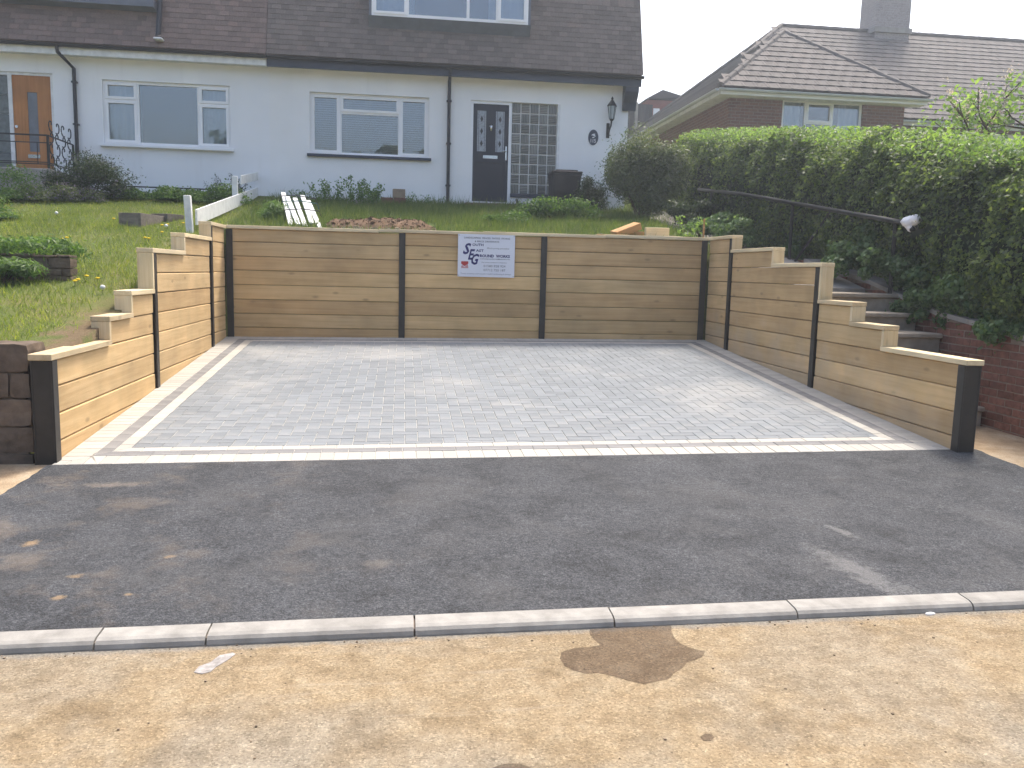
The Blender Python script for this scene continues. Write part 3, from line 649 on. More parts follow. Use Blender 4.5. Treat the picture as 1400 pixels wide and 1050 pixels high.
def tile_field(roof, x0, x1, eave, up, nrow, tw, gauge, tl, th, mat, skip=None, limit=300, name='tile', stagger=.5, roll=False, clipf=None):
    """eave: point (y,z) of the first course's lower edge, up: unit (dy,dz) up the slope; tiles lie in courses"""
    spots = []
    for r in range(nrow):
        n = int((x1 - x0) / tw) + 2
        for k in range(-1, n):
            x = x0 + (k + (stagger if r % 2 else 0)) * tw; a, b = max(x, x0), min(x + tw, x1)
            if b - a < tw * .2: continue
            py, pz = eave[0] + up[0] * gauge * r, eave[1] + up[1] * gauge * r
            if skip and skip((a + b) / 2, pz + up[1] * gauge * .5): continue
            if clipf:
                q = clipf((a + b) / 2, r)
                if not q: continue
            spots.append((a, b, py, pz))
    def geo(m, a, b, py, pz, o):
        n_ = (-up[1], up[0]) if up[0] * -up[1] <= 0 else (up[1], -up[0])     # outward normal (towards -y, +z)
        n_ = (-abs(up[1]), abs(up[0])); g = .002; dz = random.uniform(-.002, .002)
        low = th * 1.0 + .004 + dz; hi = .002
        P = []
        for x in (a + g, b - g):
            for s, t in ((0, low), (0, low + th), (tl, hi + th), (tl, hi)): P.append((x - o[0], py + up[0] * s + n_[0] * t - o[1], pz + up[1] * s + n_[1] * t - o[2]))
        m.add(P, [(0, 1, 2, 3), (7, 6, 5, 4), (0, 4, 5, 1), (1, 5, 6, 2), (2, 6, 7, 3), (3, 7, 4, 0)])
        if roll:     # raised roll down one side of an interlocking tile
            rr = MB(); xx = b - g - .045
            Q = []
            for x, k in ((xx - .05, 0), (xx - .02, .009), (xx + .012, .009), (xx + .036, 0)):
                for s, t in ((0, low + th - .001 + k), (tl, hi + th - .001 + k)): Q.append((x - o[0], py + up[0] * s + n_[0] * t - o[1], pz + up[1] * s + n_[1] * t - o[2]))
            m.add(Q, [(0, 1, 3, 2), (2, 3, 5, 4), (4, 5, 7, 6), (0, 2, 4, 6)])
    return spots, geo
def lay_tiles(roof, spots, geo, mat, limit=300, name='tile', key=None):
    spots = sorted(spots, key=key or (lambda s: (s[3], abs(s[0]))))
    for (a, b, py, pz) in spots[:limit]:
        m = MB(); o = ((a + b) / 2, py, pz); geo(m, a, b, py, pz, o); me = bpy.data.meshes.new(name); me.from_pydata(m.v, [], m.f); link(name, me, mat, roof, origin=o)
    if len(spots) > limit:
        m = MB()
        for (a, b, py, pz) in spots[limit:]: geo(m, a, b, py, pz, (0, 0, 0))
        raw(m, 'remaining_tiles', mat, roof)['kind'] = 'stuff'

HY = 17.5                                        # plane of both house fronts
def H(px, py, y=HY): return atY(px, py, y)
PARTY = -2.62
def house_block(h, X0, X1, base, mat):
    m = MB(); m.box(X0, X1, HY + .6, HY + 7.5, base, 5.55); m.build('rear_walls', mat, h)
    m = MB()
    for x in (X0, X1 - .1): m.box(x, x + .1, HY + .001, HY + .6, base, 5.55)
    m.box(X0 + .1, X1 - .1, HY + .02, HY + .6, 5.45, 5.55); m.build('side_wall', mat, h)
SL = math.radians(73); UP = (math.cos(SL), math.sin(SL)); EAVE = (HY - .30, 5.56)
def mansard(h, X0, X1, mat, win=None):
    m = MB(); hgt = 3.1; t = hgt / UP[1]
    a, b = (EAVE[0] + .02, EAVE[1] - .02), (EAVE[0] + .02 + UP[0] * t, EAVE[1] + hgt)
    m.prism([a, b, (HY + 6.9, b[1] + .4), (HY + 7.7, 5.55)], 0, X0 + .02, X1 - .02)
    rf = m.build('roof', mat, h)
    sk = None
    if win: sk = lambda x, z: win[0] - .02 < x < win[1] + .02 and z > win[2] - .16
    sp, g = tile_field(rf, X0, X1, EAVE, UP, 15, .165, .105, .235, .012, mat, skip=sk)
    lay_tiles(rf, sp, g, mat, 300, key=lambda s: s[3])
    m = MB(); z = EAVE[1] + 15 * .105 * UP[1]; y = EAVE[0] + 15 * .105 * UP[0]
    for r in range(15, 29):           # courses above the picture
        yy, zz = EAVE[0] + UP[0] * .105 * r, EAVE[1] + UP[1] * .105 * r
        m.box(X0, X1, -.004, .010, 0, .13, M=Matrix.Translation((0, yy - .01, zz)) @ Matrix.Rotation(-(math.pi / 2 - SL) + .06, 4, 'X'))
    m.build('upper_courses', mat, rf, kind='stuff')
    return rf

# --- main house
mh = thing('house', (1, HY, 2.9), 'white rendered house with black front door, glass block panel and brown tile-hung upper storey', 'house', 'pair of white semi-detached houses')
wm = (H(423, 124).x, H(586, 216).x, H(500, 213).z, H(500, 129).z)
dr = (H(644, 139).x, H(697, 280).x, 2.93, 4.97)
gl = (dr[1] + .005, H(763, 140).x, H(758, 268).z + .02, 4.97)
uw = (H(508, 20, 17.22).x, H(722, 33, 17.22).x, H(610, 27, 17.22).z, 7.62)
WR = 4.58
m = facade(PARTY, WR, 2.3, 5.47, HY, [wm, (dr[0], gl[1], dr[2], dr[3])]); raw(m, 'wall', 'white_render', mh); house_block(mh, PARTY, WR, 2.3, 'white_render')
window(mh, wm[0], wm[1], wm[2], wm[3], HY + .07, [(0, .25, 0, 1, True), (.25, .75, 0, .70, False), (.25, .75, .70, 1, True), (.75, 1, 0, 1, True)], sill='fascia_dark')
rf = mansard(mh, PARTY, WR + .2, 'tile_main', (uw[0], uw[1], uw[2]))
# dormer window with lead apron
u = window(mh, uw[0], uw[1], uw[2], uw[3], 17.22, [(0, .225, 0, 1, True), (.225, .61, 0, 1, False), (.61, .80, 0, 1, False), (.80, 1, 0, 1, True)], back='drape')
m = MB(); zb = uw[2] - .17; yb = EAVE[0] + (zb - EAVE[1]) / UP[1] * UP[0]
m.prism([(yb - .028, zb - .02), (17.215, uw[2] - .003), (17.9, uw[2] - .003), (yb + .25, zb)], 0, uw[0] - .06, uw[1] + .06); m.build('lead_apron', 'lead', rf)
m = MB()
for x in (uw[0] - .05, uw[1] + .002): m.box(x, x + .048, 17.24, 18.6, uw[2], uw[3] + .05)
m.box(uw[0] - .15, uw[1] + .15, 17.1, 18.7, uw[3] + .052, uw[3] + .17); m.build('dormer_cheeks', 'lead', rf)
# fascia, gutter, soffit
m = MB(); m.box(PARTY + .002, WR + .18, HY - .27, HY - .245, 5.345, 5.555); m.build('fascia', 'fascia_dark', mh)
def gutter(h, x0, x1, y, z, mat='black_plastic', r=.055):
    n = 8; prof = [(y + r * math.cos(math.pi + math.pi * k / n), z + r * math.sin(math.pi + math.pi * k / n)) for k in range(n + 1)]; prof += [(p[0] * .93 + y * .07, p[1] * .93 + z * .07) for p in reversed(prof)]
    MB().prism(prof, 0, x0, x1).build('gutter', mat, h)
gutter(mh, PARTY + .003, WR + .21, HY - .32, 5.535)
m = MB(); m.box(PARTY + .002, WR + .16, HY - .24, HY - .002, 5.40, 5.42); m.build('soffit', 'white_paint', mh)
m = MB(); m.prism([(HY - .26, 5.395), (HY - .02, 5.395), (HY - .02, 4.93), (HY - .05, 4.90), (HY - .10, 5.05), (HY - .2, 5.17), (HY - .25, 5.25)], 0, WR - .14, WR + .14); m.build('eaves_corbel', 'fascia_dark', mh)
def downpipe(h, x, zt, zb, mat='black_plastic', r=.034, off=0):
    m = MB(); m.tube([(x - off, HY - .32, zt), (x - off, HY - .3, zt - .1), (x, HY - .06, zt - .34 if off else zt - .2), (x, HY - .06, zb)], r, 10)
    p = m.build('downpipe', mat, h, smooth=False)
    for z in np.linspace(zb + .4, zt - .6, 3): MB().box(x - .05, x + .05, HY - .09, HY - .002, z, z + .03, .003).build('pipe_bracket', mat, p)
downpipe(mh, H(613, 200).x, 5.50, 2.85)
# door
m = MB(); f = .055; a, b, c, d = dr
m.box(a, a + f, HY + .03, HY + .11, c, d).box(b - f, b, HY + .03, HY + .11, c, d).box(a + f, b - f, HY + .03, HY + .11, d - f, d).box(a + f, b - f, HY + .03, HY + .12, c, c + .05)
do = m.build('door', 'upvc', mh)
leaf = MB(); la, lb, lc, ld = a + f, b - f, c + .05, d - f; Yd = HY + .055
gx = [(la + .085, la + .265), (lb - .265, lb - .085)]; gz0, gz1 = lc + 1.0, ld - .13
m = facade(la, lb, lc, ld, Yd, [(g[0], g[1], gz0, gz1) for g in gx] + [(la + .09, lb - .09, lc + .14, lc + .78)], .012); lf = raw(m, 'door_leaf', 'door_black', do)
MB().box(la + .085, lb - .085, Yd + .012, Yd + .03, lc + .135, lc + .785).build('door_panel', 'door_black', do)
MB().box(la, lb, Yd + .03, Yd + .05, lc, ld).build('door_core', 'door_black', do)
gm = simple('obscured leaded door glass', (.34, .36, .39), .25, .5, .25, 30, .3)
for g in gx:
    MB().box(g[0] - .003, g[1] + .003, Yd + .010, Yd + .016, gz0 - .003, gz1 + .003).build('door_glazing', gm, do)
    for t in (.2, .5, .8):
        zc = gz0 + (gz1 - gz0) * t; xc = (g[0] + g[1]) / 2; r = .05
        MB().add([(xc - r * .6, Yd + .0085, zc), (xc, Yd + .0085, zc - r * 1.3), (xc + r * .6, Yd + .0085, zc), (xc, Yd + .0085, zc + r * 1.3), (xc, Yd + .007, zc)], [(0, 1, 4), (1, 2, 4), (2, 3, 4), (3, 0, 4)]).build('leaded_motif', 'steel', do)
    m = MB()
    for xq in (g[0] + .03, g[1] - .03): m.box(xq - .003, xq + .003, Yd + .006, Yd + .0095, gz0, gz1)
    m.build('lead_strip', 'steel', do)
xc = (la + lb) / 2
MB().box(xc - .15, xc + .15, Yd - .012, Yd + .002, lc + .86, lc + .93, .005).build('letter_plate', 'chrome', do)
m = MB(); m.tube([(xc, Yd - .004, lc + 1.52), (xc, Yd - .03, lc + 1.50), (xc, Yd - .035, lc + 1.40)], [.03, .022, .02], 8).tube([(xc, Yd + .01, lc + 1.5), (xc, Yd - .02, lc + 1.5)], .034, 10); m.build('knocker', 'chrome', do, smooth=True)
m = MB(); m.box(lb - .06, lb - .025, Yd - .012, Yd + .002, lc + .84, lc + 1.12, .004).tube([(lb - .04, Yd - .01, lc + 1.02), (lb - .04, Yd - .05, lc + 1.02), (lb - .13, Yd - .055, lc + 1.02)], .010, 8); m.build('handle', 'chrome', do)
m = MB(); m.box(a - .1, gl[1] + .03, HY - .24, HY - .002, 2.72, 2.93, .01); m.build('doorstep', simple('red brick step', (.20, .11, .085), .9, .2, .25, 12, .3), mh)
# glass block panel
def rib_glass(ax):
    g_ = NM('ribbed glass block', .15, .6); co = g_.sep(g_.mapping()); st_ = g_.math('SINE', g_.math('MULTIPLY', co[ax], 2 * math.pi / .032))
    base_ = g_.ramp(g_.rnd(), [(0, (.15, .15, .14)), (.5, (.20, .20, .185)), (1, (.27, .265, .245))]); g_.color(g_.mix(g_.smooth(st_, -.5, .6), g_.mix(1.0, base_, (.45, .45, .45), 'MULTIPLY'), g_.mix(1.0, base_, (1.5, 1.5, 1.45), 'MULTIPLY'))); g_.bump(st_, .6, .004); return g_.m
GBM = [rib_glass(0), rib_glass(2)]
a, b, c, d = gl
gp = MB().box(a, b, HY + .075, HY + .10, c, d).build('glass_block_panel', 'white_paint', mh)
nx, nz = 5, 9; pw, ph = (b - a) / nx, (d - c) / nz
def block_mesh(vert):
    m = MB(); g = .011; x1_, z1_ = pw - g, ph - g; m.box(g, x1_, .0, .03, g, z1_, .004); n = 5
    for k in range(n):
        if vert: xa = g + .012 + (x1_ - g - .024) * k / n; m.box(xa, xa + (x1_ - g) / n * .5, -.006, .001, g + .01, z1_ - .01)
        else: za = g + .012 + (z1_ - g - .024) * k / n; m.box(g + .01, x1_ - .01, -.006, .001, za, za + (z1_ - g) / n * .5)
    me = bpy.data.meshes.new('glass_block'); me.from_pydata(m.v, [], m.f); fixn(me); me.materials.append(GBM[0 if vert else 1]); return me
BM = [block_mesh(True), block_mesh(False)]
for i in range(nx):
    for j in range(nz):
        o = bpy.data.objects.new('glass_block', BM[(i + j) % 2]); COL.objects.link(o); o.parent = gp; o.matrix_parent_inverse = Matrix(); o.location = (a + i * pw, HY + .058, c + j * ph)
MB().box(a - .004, b + .02, HY - .03, HY + .10, c - .075, c - .001, .004).build('panel_sill', 'fascia_dark', mh)
MB().box(a, b + .02, HY + .012, HY + .13, 2.93, c - .076).build('panel_plinth', 'white_render', mh)
MB().box(b + .001, b + .05, HY - .012, HY + .1, c - .07, d).build('panel_jamb', 'white_paint', mh)

# wall lantern and house number plaque
p = H(836, 150); L0 = H(831, 178)
ln = thing('wall_lantern', (L0.x, HY, L0.z), 'black wall lantern fixed beside the eaves corner of the house', 'lantern')
m = MB(); m.box(L0.x - .035, L0.x + .035, HY - .02, HY + .002, L0.z - .16, L0.z + .14, .008).tube([(L0.x, HY - .015, L0.z + .02), (L0.x, HY - .1, L0.z - .06), (L0.x + .02, HY - .17, L0.z + .06), (L0.x + .03, HY - .17, L0.z + .16)], .018, 8); m.build('bracket', 'iron', ln)
cxl, cyl, czl = L0.x + .03, HY - .17, L0.z + .16
MB().lathe((cxl, cyl, czl), [(.03, 0), (.05, .03), (.055, .035)], 6).build('lantern_base', 'iron', ln)
MB().lathe((cxl, cyl, czl + .036), [(.048, 0), (.082, .25)], 6).build('lantern_glass', simple('frosted lantern glass', (.42, .47, .48), .2, .5, .1, 10, 0), ln)
m = MB()
for k in range(6):
    t = 2 * math.pi * k / 6; m.tube([(cxl + .05 * math.cos(t), cyl + .05 * math.sin(t), czl + .036), (cxl + .085 * math.cos(t), cyl + .085 * math.sin(t), czl + .287)], .007, 5)
m.build('lantern_ribs', 'iron', ln)
MB().lathe((cxl, cyl, czl + .287), [(.105, 0), (.09, .03), (.04, .10), (.02, .13), (.028, .15), (.008, .19)], 6).build('lantern_cap', 'iron', ln)
P0 = H(811, 188)
pq = MB(); n = 28; pq.prism([(P0.x + .105 * math.cos(2 * math.pi * k / n), P0.z + .155 * math.sin(2 * math.pi * k / n)) for k in range(n)], 1, HY - .016, HY + .001)
pq = tag(pq.build('house_number_plaque', 'fascia_dark', None, origin=(P0.x, HY, P0.z)), 'black oval house number plaque with white numerals on white wall', 'plaque')
lettering('115', P0.x - .055, P0.z - .105, HY - .0175, .075, .11, 'upvc', pq, bold=.01, name='house_number')
m = MB()
for (dx, dz, rx, rz, t) in ((-.012, .055, .035, .012, .5), (.018, .035, .035, .012, -.4), (0, .0, .03, .01, .3), (.022, .06, .02, .01, .9)):
    m.add([(P0.x + dx + rx * math.cos(q) * math.cos(t) - rz * math.sin(q) * math.sin(t), HY - .0175, P0.z + dz + rx * math.cos(q) * math.sin(t) + rz * math.sin(q) * math.cos(t)) for q in [2 * math.pi * k / 10 for k in range(10)]], [tuple(range(10))])
raw(m, 'emblem', 'upvc', pq)

# --- left house
lh = thing('house', (-6, HY, 2.9), 'white rendered house with orange timber door, white fascia and red brown tiles', 'house', 'pair of white semi-detached houses')
wl = (H(139, 107).x, H(316, 206).x, H(230, 200).z, H(230, 113).z)
od = (H(10, 98).x, H(76, 200).x, 3.16, 5.06); XL = -11.5
fl = (od[0] - 1.0, od[0] - .0, 3.16, 5.06)
m = facade(XL, PARTY, 2.2, 5.47, HY, [wl, (fl[0], od[1], od[2], od[3])]); raw(m, 'wall', 'cool_render', lh); house_block(lh, XL, PARTY - .004, 2.2, 'cool_render')
window(lh, wl[0], wl[1], wl[2], wl[3], HY + .05, [(0, .265, 0, .70, True), (0, .265, .70, 1, True), (.265, .745, 0, 1, False), (.745, 1, 0, .70, True), (.745, 1, .70, 1, True)], sill='upvc', back='drape')
rl = mansard(lh, XL, PARTY - .004, 'tile_left')
m = MB(); m.box(XL, PARTY - .006, HY - .27, HY - .245, 5.36, 5.50); m.build('fascia', 'white_paint', lh)
gutter(lh, XL, PARTY - .003, HY - .32, 5.535)
m = MB(); m.box(XL, PARTY - .006, HY - .24, HY - .002, 5.38, 5.40); m.build('soffit', 'white_paint', lh)
downpipe(lh, H(106, 180).x, 5.50, 2.95, off=.19)
ps = H(216, 60, 17.1); m = MB(); m.tube([(ps.x, 17.10, 5.72), (ps.x, 17.14, 5.8), (ps.x + .0, 17.52, 7.2)], .05, 8); m.build('vent_pipe', 'black_plastic', rl)
MB().box(ps.x - .07, ps.x + .09, 17.03, 17.2, 5.68, 5.72, .01).build('pipe_bracket', 'white_paint', rl)
lz = H(100, 9, 17.25).z + .05; m = MB(); m.prism([(17.18 + .2, lz - .03), (17.16, lz + .01), (17.16, lz + .16), (17.9, lz + .16), (17.9, lz - .03)], 0, XL + .1, ps.x - .08); m.build('lead_apron', 'lead', rl)
m = MB(); m.box(XL + .2, ps.x - .15, 17.18, 17.3, lz + .161, 7.6); m.build('dormer_window', 'upvc', rl)
a, b, c, d = od; m = MB(); m.box(a - .02, a + .05, HY + .03, HY + .1, c, d).box(b - .055, b, HY + .03, HY + .1, c, d).box(a + .05, b - .055, HY + .03, HY + .1, d - .05, d)
dd = m.build('door', 'white_paint', lh)
m = facade(a + .05, b - .055, c, d - .05, HY + .05, [((a + b) / 2 - .09, (a + b) / 2 + .09, c + .45, d - .35)], .02); raw(m, 'door_leaf', 'oak', dd)
MB().box((a + b) / 2 - .1, (a + b) / 2 + .1, HY + .066, HY + .075, c + .44, d - .34).build('door_glazing', simple('grey obscured glass', (.15, .16, .18), .2, .5, .15, 8, .1), dd)
MB().box((a + b) / 2 - .12, (a + b) / 2 + .10, HY + .03, HY + .052, c + .33, c + .40, .004).build('letter_plate', 'chrome', dd)
MB().tube([(a + .11, HY + .05, c + .9), (a + .11, HY + .0, c + .9)], [.018, .028], 8).build('handle', 'chrome', dd)
m = MB(); m.box(fl[0], fl[0] + .06, HY + .03, HY + .1, c, d).box(fl[0] + .06, a - .02, HY + .03, HY + .1, d - .06, d).box(fl[0] + .06, a - .02, HY + .03, HY + .1, c, c + .06)
sl_ = m.build('side_light', 'white_paint', lh)
for k in range(5):
    z0 = c + .06 + (d - c - .12) * k / 5; MB().box(fl[0] + .06, a - .022, HY + .06, HY + .07, z0 + .004, c + .06 + (d - c - .12) * (k + 1) / 5 - .004).build('pane', simple('stone grey ribbed glass', (.13, .145, .14), .3, .5, .3, 12, .4) if k == 0 else bpy.data.materials['stone grey ribbed glass'], sl_)
# landing and wrought iron railing
RY = 16.3; ra = H(65, 185, RY); rz0 = 3.17
ld_ = tag(MB().box(-10.5, ra.x + .06, RY - .12, HY - .003, 2.2, rz0, .015).build('landing', 'concrete', None, origin=(-8, RY, 2.2)), 'grey concrete landing slab in front of the orange door', 'landing')
rg = thing('railing', (ra.x, RY, rz0), 'black wrought iron railing with scroll panel around the landing', 'railing')
zt = ra.z
m = MB(); m.box(-10.4, ra.x, RY - .02, RY + .02, zt - .012, zt + .012, .003); m.build('top_rail', 'iron', rg)
for z in (zt - .13, zt - .5, rz0 + .12): MB().box(-10.4, ra.x, RY - .008, RY + .008, z - .008, z + .008).build('rail', 'iron', rg)
for x in (ra.x, ra.x - .9, ra.x - 1.8, ra.x - 2.7): MB().box(x - .018, x + .018, RY - .018, RY + .018, rz0, zt - .012).build('post', 'iron', rg)
for k in range(9): x = ra.x - .18 - k * .36; MB().box(x - .006, x + .006, RY - .006, RY + .006, zt - .5, zt - .13).build('baluster', 'iron', rg)
MB().box(ra.x - .012, ra.x + .012, RY + .02, HY - .05, zt - .012, zt + .012, .003).build('top_rail', 'iron', rg)
MB().box(ra.x - .012, ra.x + .012, RY + .02, HY - .05, rz0 + .1, rz0 + .12, .003).build('rail', 'iron', rg)
MB().box(ra.x - .014, ra.x + .014, HY - .05, HY - .02, rz0, zt).build('post', 'iron', rg)
for iy in range(4):
    for iz in range(4):
        yc = RY + .16 + iy * .28; zc = rz0 + .2 + iz * .2; sgn = 1 if (iy + iz) % 2 else -1
        pts = [(ra.x, yc + sgn * (.02 + .022 * t) * math.cos(t), zc + (.02 + .022 * t) * math.sin(t)) for t in np.linspace(0, 5.2, 14)]
        MB().tube(pts, .011, 5).build('scroll', 'iron', rg)
# low black rail along the left house wall
pA, pB = H(150, 254, 17.1), H(305, 260, 17.1)
lr = thing('low_rail', (pA.x, 17.1, 2.8), 'low black metal rail along the white wall under the window', 'rail')
MB().box(pA.x, pB.x, 17.08, 17.115, pA.z - .012, pA.z + .012, .003).build('rail', 'iron', lr)
for t in (.12, .6, .97): x = pA.x + (pB.x - pA.x) * t; MB().box(x - .022, x + .022, 17.06, 17.13, gz(x, 17.1) - .1, pA.z - .012, .004).box(x - .05, x + .05, 17.08, 17.11, pA.z - .08, pA.z - .013).build('post', 'iron', lr)
MB().box(pA.x, pB.x, 17.085, 17.11, pA.z - .17, pA.z - .155).build('rail', 'iron', lr)

# --- bungalow on the right
bu = thing('bungalow', (10, 20, 3.6), 'red brick bungalow with hipped brown tiled roof, white window and chimney behind the hedge', 'bungalow')
BX0, BX1, BY, MY, RYD, BZ, RZ = 7.39, 12.68, 19.8, 22.4, 27.0, 6.02, 9.58
OV = .38                                            # eaves overhang
bwn = (H(1070, 135, 20.2).x, H(1176, 188, 20.2).x, 4.72, H(1120, 138, 20.2).z)
m = facade(BX0 + OV, BX1 - OV, 3.0, BZ - .1, BY + OV, [bwn], .1); raw(m, 'wall', 'bung_brick', bu)
m = MB(); m.add([(BX0 + OV, BY + OV, 3), (BX0 + OV, 31, 3), (BX0 + OV, 31, BZ - .1), (BX0 + OV, BY + OV, BZ - .1)], [(3, 2, 1, 0)]); m.add([(BX1 - OV, BY + OV, 3), (BX1 - OV, MY + OV, 3), (BX1 - OV, MY + OV, BZ - .1), (BX1 - OV, BY + OV, BZ - .1)], [(0, 1, 2, 3)]); m.add([(BX1 - OV, MY + OV, 3), (26, MY + OV, 3), (26, MY + OV, BZ - .1), (BX1 - OV, MY + OV, BZ - .1)], [(0, 1, 2, 3)]); raw(m, 'side_wall', 'bung_brick', bu)
window(bu, bwn[0], bwn[1], bwn[2], bwn[3], BY + OV + .04, [(0, .30, 0, 1, False), (.30, .63, 0, .55, False), (.30, .63, .55, 1, True), (.63, 1, 0, 1, False)], back='drape')
# white porch panels under the main eave
pa_, pb_ = H(1240, 190, MY + OV - .03), H(1398, 200, MY + OV - .03)
bp = MB().box(pa_.x, pb_.x, MY + OV - .05, MY + OV - .01, 4.4, BZ - .22).build('porch_wall', 'white_render', bu)
MB().box(pa_.x + .9, pa_.x + 2.4, MY + OV - .07, MY + OV - .052, 4.5, BZ - .42).build('porch_glazing', simple('pale porch glazing', (.25, .30, .33), .1, .5, .1, 3, 0), bu)
sl2 = math.atan2(RZ - BZ, RYD - MY); UB = (math.cos(sl2), math.sin(sl2)); tp = math.tan(sl2)
xm = (BX0 + BX1) / 2; half = (BX1 - BX0) / 2; EY, EZ = BY + half, BZ + half * tp
AX = BX0 + (RYD - MY)
rm = MB()   # under-roof sheets
d_ = .03
R_ = (xm, MY + half, EZ - d_); E_ = (xm, EY, EZ - d_); A_ = (AX, RYD, RZ - d_); B_ = (BX0, BY, BZ - d_); D_ = (BX1, BY, BZ - d_)
rm.add([B_, D_, E_], [(0, 1, 2)])                                                            # wing hip
rm.add([B_, E_, R_, A_, (BX0, 2 * RYD - MY, BZ - d_)], [(0, 1, 2, 3, 4)])
rm.add([(BX1, MY, BZ - d_), (27, MY, BZ - d_), (27, RYD, RZ - d_), A_, R_], [(0, 1, 2, 3, 4)])   # main front slope
rm.add([(27, RYD, RZ - d_), (27, 2 * RYD - MY, BZ - d_), (BX0, 2 * RYD - MY, BZ - d_), A_], [(0, 1, 2, 3)])
rm.add([D_, (BX1, MY, BZ - d_), R_, E_], [(0, 1, 2, 3)])
br = raw(rm, 'roof', 'tile_bung', bu)
# wing hip tiles
sp, g = tile_field(br, BX0, BX1, (BY - .05, BZ - .02), UB, 11, .30, .30, .36, .022, 'tile_bung', roll=True, stagger=.5, clipf=lambda x, r: BX0 + r * .30 * UB[0] - .02 < x < BX1 - r * .30 * UB[0] + .02)
lay_tiles(br, sp, g, 'tile_bung', 300)
sp2, g2 = tile_field(br, BX0 + 1.5, 24, (MY - .05, BZ - .02), UB, 20, .30, .30, .36, .022, 'tile_bung', roll=True, stagger=.5, clipf=lambda x, r: x > ((BX0 + r * .3 * UB[0] + .05) if r * .3 * UB[0] > half else (BX1 - r * .3 * UB[0] - .05)) and r * .3 * UB[0] < RYD - MY - .1)
lay_tiles(br, sp2, g2, 'tile_bung', 300, key=lambda s: abs(s[0] - 16))
# left hip side courses (seen edge on)
m = MB(); n = int((RYD - MY) / (.30 * UB[0]))
for r in range(n):
    x = BX0 + r * .30 * UB[0]; z = BZ + r * .30 * UB[1]; yb = 2 * RYD - MY - r * .3 * UB[0] - .25; xa, xb = x - .02, x + .235; hy = lambda q_: (BY if q_ < xm else MY) + max(0, q_ - BX0) + .06
    if xb > xm > xa: xb = xm - .01
    m.add([(xa, hy(xa), z - .03), (xa, yb, z - .03), (xb, yb, z + (xb - x) * tp - .012), (xb, hy(xb), z + (xb - x) * tp - .012), (xa, hy(xa), z + .01), (xa, yb, z + .01)], [(0, 1, 5, 4), (4, 5, 2, 3)])
raw(m, 'side_courses', 'tile_bung', br)['kind'] = 'stuff'
m = MB()
def ridge(P, Q, name='hip_ridge'):
    P, Q = Vector(P), Vector(Q); n = int((Q - P).length / .42)
    k = MB()
    for i in range(n): a = P.lerp(Q, i / n); b = P.lerp(Q, (i + 1.06) / n); k.tube([a, b], [.092, .082], 8)
    k.build(name, 'tile_bung', br)
ridge((BX0, BY, BZ + .02), (xm, EY, EZ + .02)); ridge((BX1, BY, BZ + .02), (xm, EY, EZ + .02)); ridge((xm, EY, EZ + .02), (xm, MY + half, EZ + .02), 'ridge'); ridge((xm, MY + half, EZ + .02), (AX, RYD, RZ + .03)); ridge((AX, RYD, RZ + .03), (27, RYD, RZ + .03), 'ridge')
ridge((AX, RYD, RZ + .03), (BX0, 2 * RYD - MY, BZ))
m = MB(); m.box(BX0 + .02, BX1 - .02, BY - .005, BY + .02, BZ - .17, BZ - .035); m.build('fascia', 'upvc', bu)
m = MB(); m.box(BX0 - .005, BX0 + .02, BY + .021, 31, BZ - .17, BZ - .035); m.build('fascia', 'white_paint', bu)
m = MB(); m.box(BX1 - .1, 26, MY - .005, MY + .02, BZ - .17, BZ - .035); m.build('fascia', 'white_paint', bu)
m = MB(); m.box(BX0 + .021, BX1 - .02, BY + .021, BY + OV + .01, BZ - .16, BZ - .145).box(BX0 + .021, BX0 + OV + .01, BY + OV + .011, 31, BZ - .16, BZ - .145); m.build('soffit', 'white_paint', bu)
gm_ = simple('grey plastic gutter', (.48, .50, .51), .5, .4, .08, 4, 0); MAT['gutter_grey'] = gm_
gutter(bu, BX0 - .08, BX1 + .05, BY - .07, BZ - .05, 'gutter_grey', .06); gutter(bu, BX1 - .05, 26, MY - .07, BZ - .05, 'gutter_grey', .06)
n = 8; prof = [(BX0 - .07 + .06 * math.cos(math.pi + math.pi * k / n), BZ - .05 + .06 * math.sin(math.pi + math.pi * k / n)) for k in range(n + 1)]
MB().prism(prof, 1, BY + .0, 31).build('gutter', 'gutter_grey', bu)
ca, cb = H(1194, 48, RYD - .35).x, H(1240, 50, RYD - .35).x
cm = brick_face('veiled grey chimney brick', (.30, .27, .26), (.34, .30, .285), (.36, .34, .325))  # brick paled: the bright veil over the chimney is put into its colour
ch = MB().box(ca, cb, RYD - .45, RYD + .55, RZ - .7, RZ + 2.2).build('chimney', cm, bu)
MB().box(ca - .06, cb + .06, RYD - .52, RYD + .6, RZ - .1, RZ + .06).build('flashing', 'concrete', ch); MB().box(ca - .05, cb + .05, RYD - .5, RYD + .6, RZ + 2.2, RZ + 2.36).build('chimney_cap', 'concrete', ch)

# --- far red shed and dark fence beyond the houses
S0, S1 = H(884, 160, 36), H(937, 160, 36); SZ = H(905, 124, 36).z; SE = H(884, 136, 36).z
sh = thing('shed', (S0.x, 36, gz(0, 36)), 'small red timber shed with dark roof up the slope beyond the houses', 'shed')
xm_ = S0.x + .6
m = MB(); m.prism([(36, gz(0, 36) - .5), (38, gz(0, 36) - .5), (38, SE), (36, SE)], 0, S0.x, S1.x); m.build('wall', simple('faded red boards', (.22, .07, .06), .8, .2, .15, 4, .2), sh)
m = MB(); m.add([(S0.x - .1, 35.8, SE), (S0.x - .1, 38.2, SE), (xm_, 38.2, SZ), (xm_, 35.8, SZ), (S1.x + .1, 35.8, SE + .1), (S1.x + .1, 38.2, SE + .1)], [(0, 1, 2, 3), (3, 2, 5, 4), (0, 3, 4), (1, 5, 2)]); m.build('roof', simple('dark roofing felt', (.06, .055, .06), .9, .2, .1, 4, .2), sh)
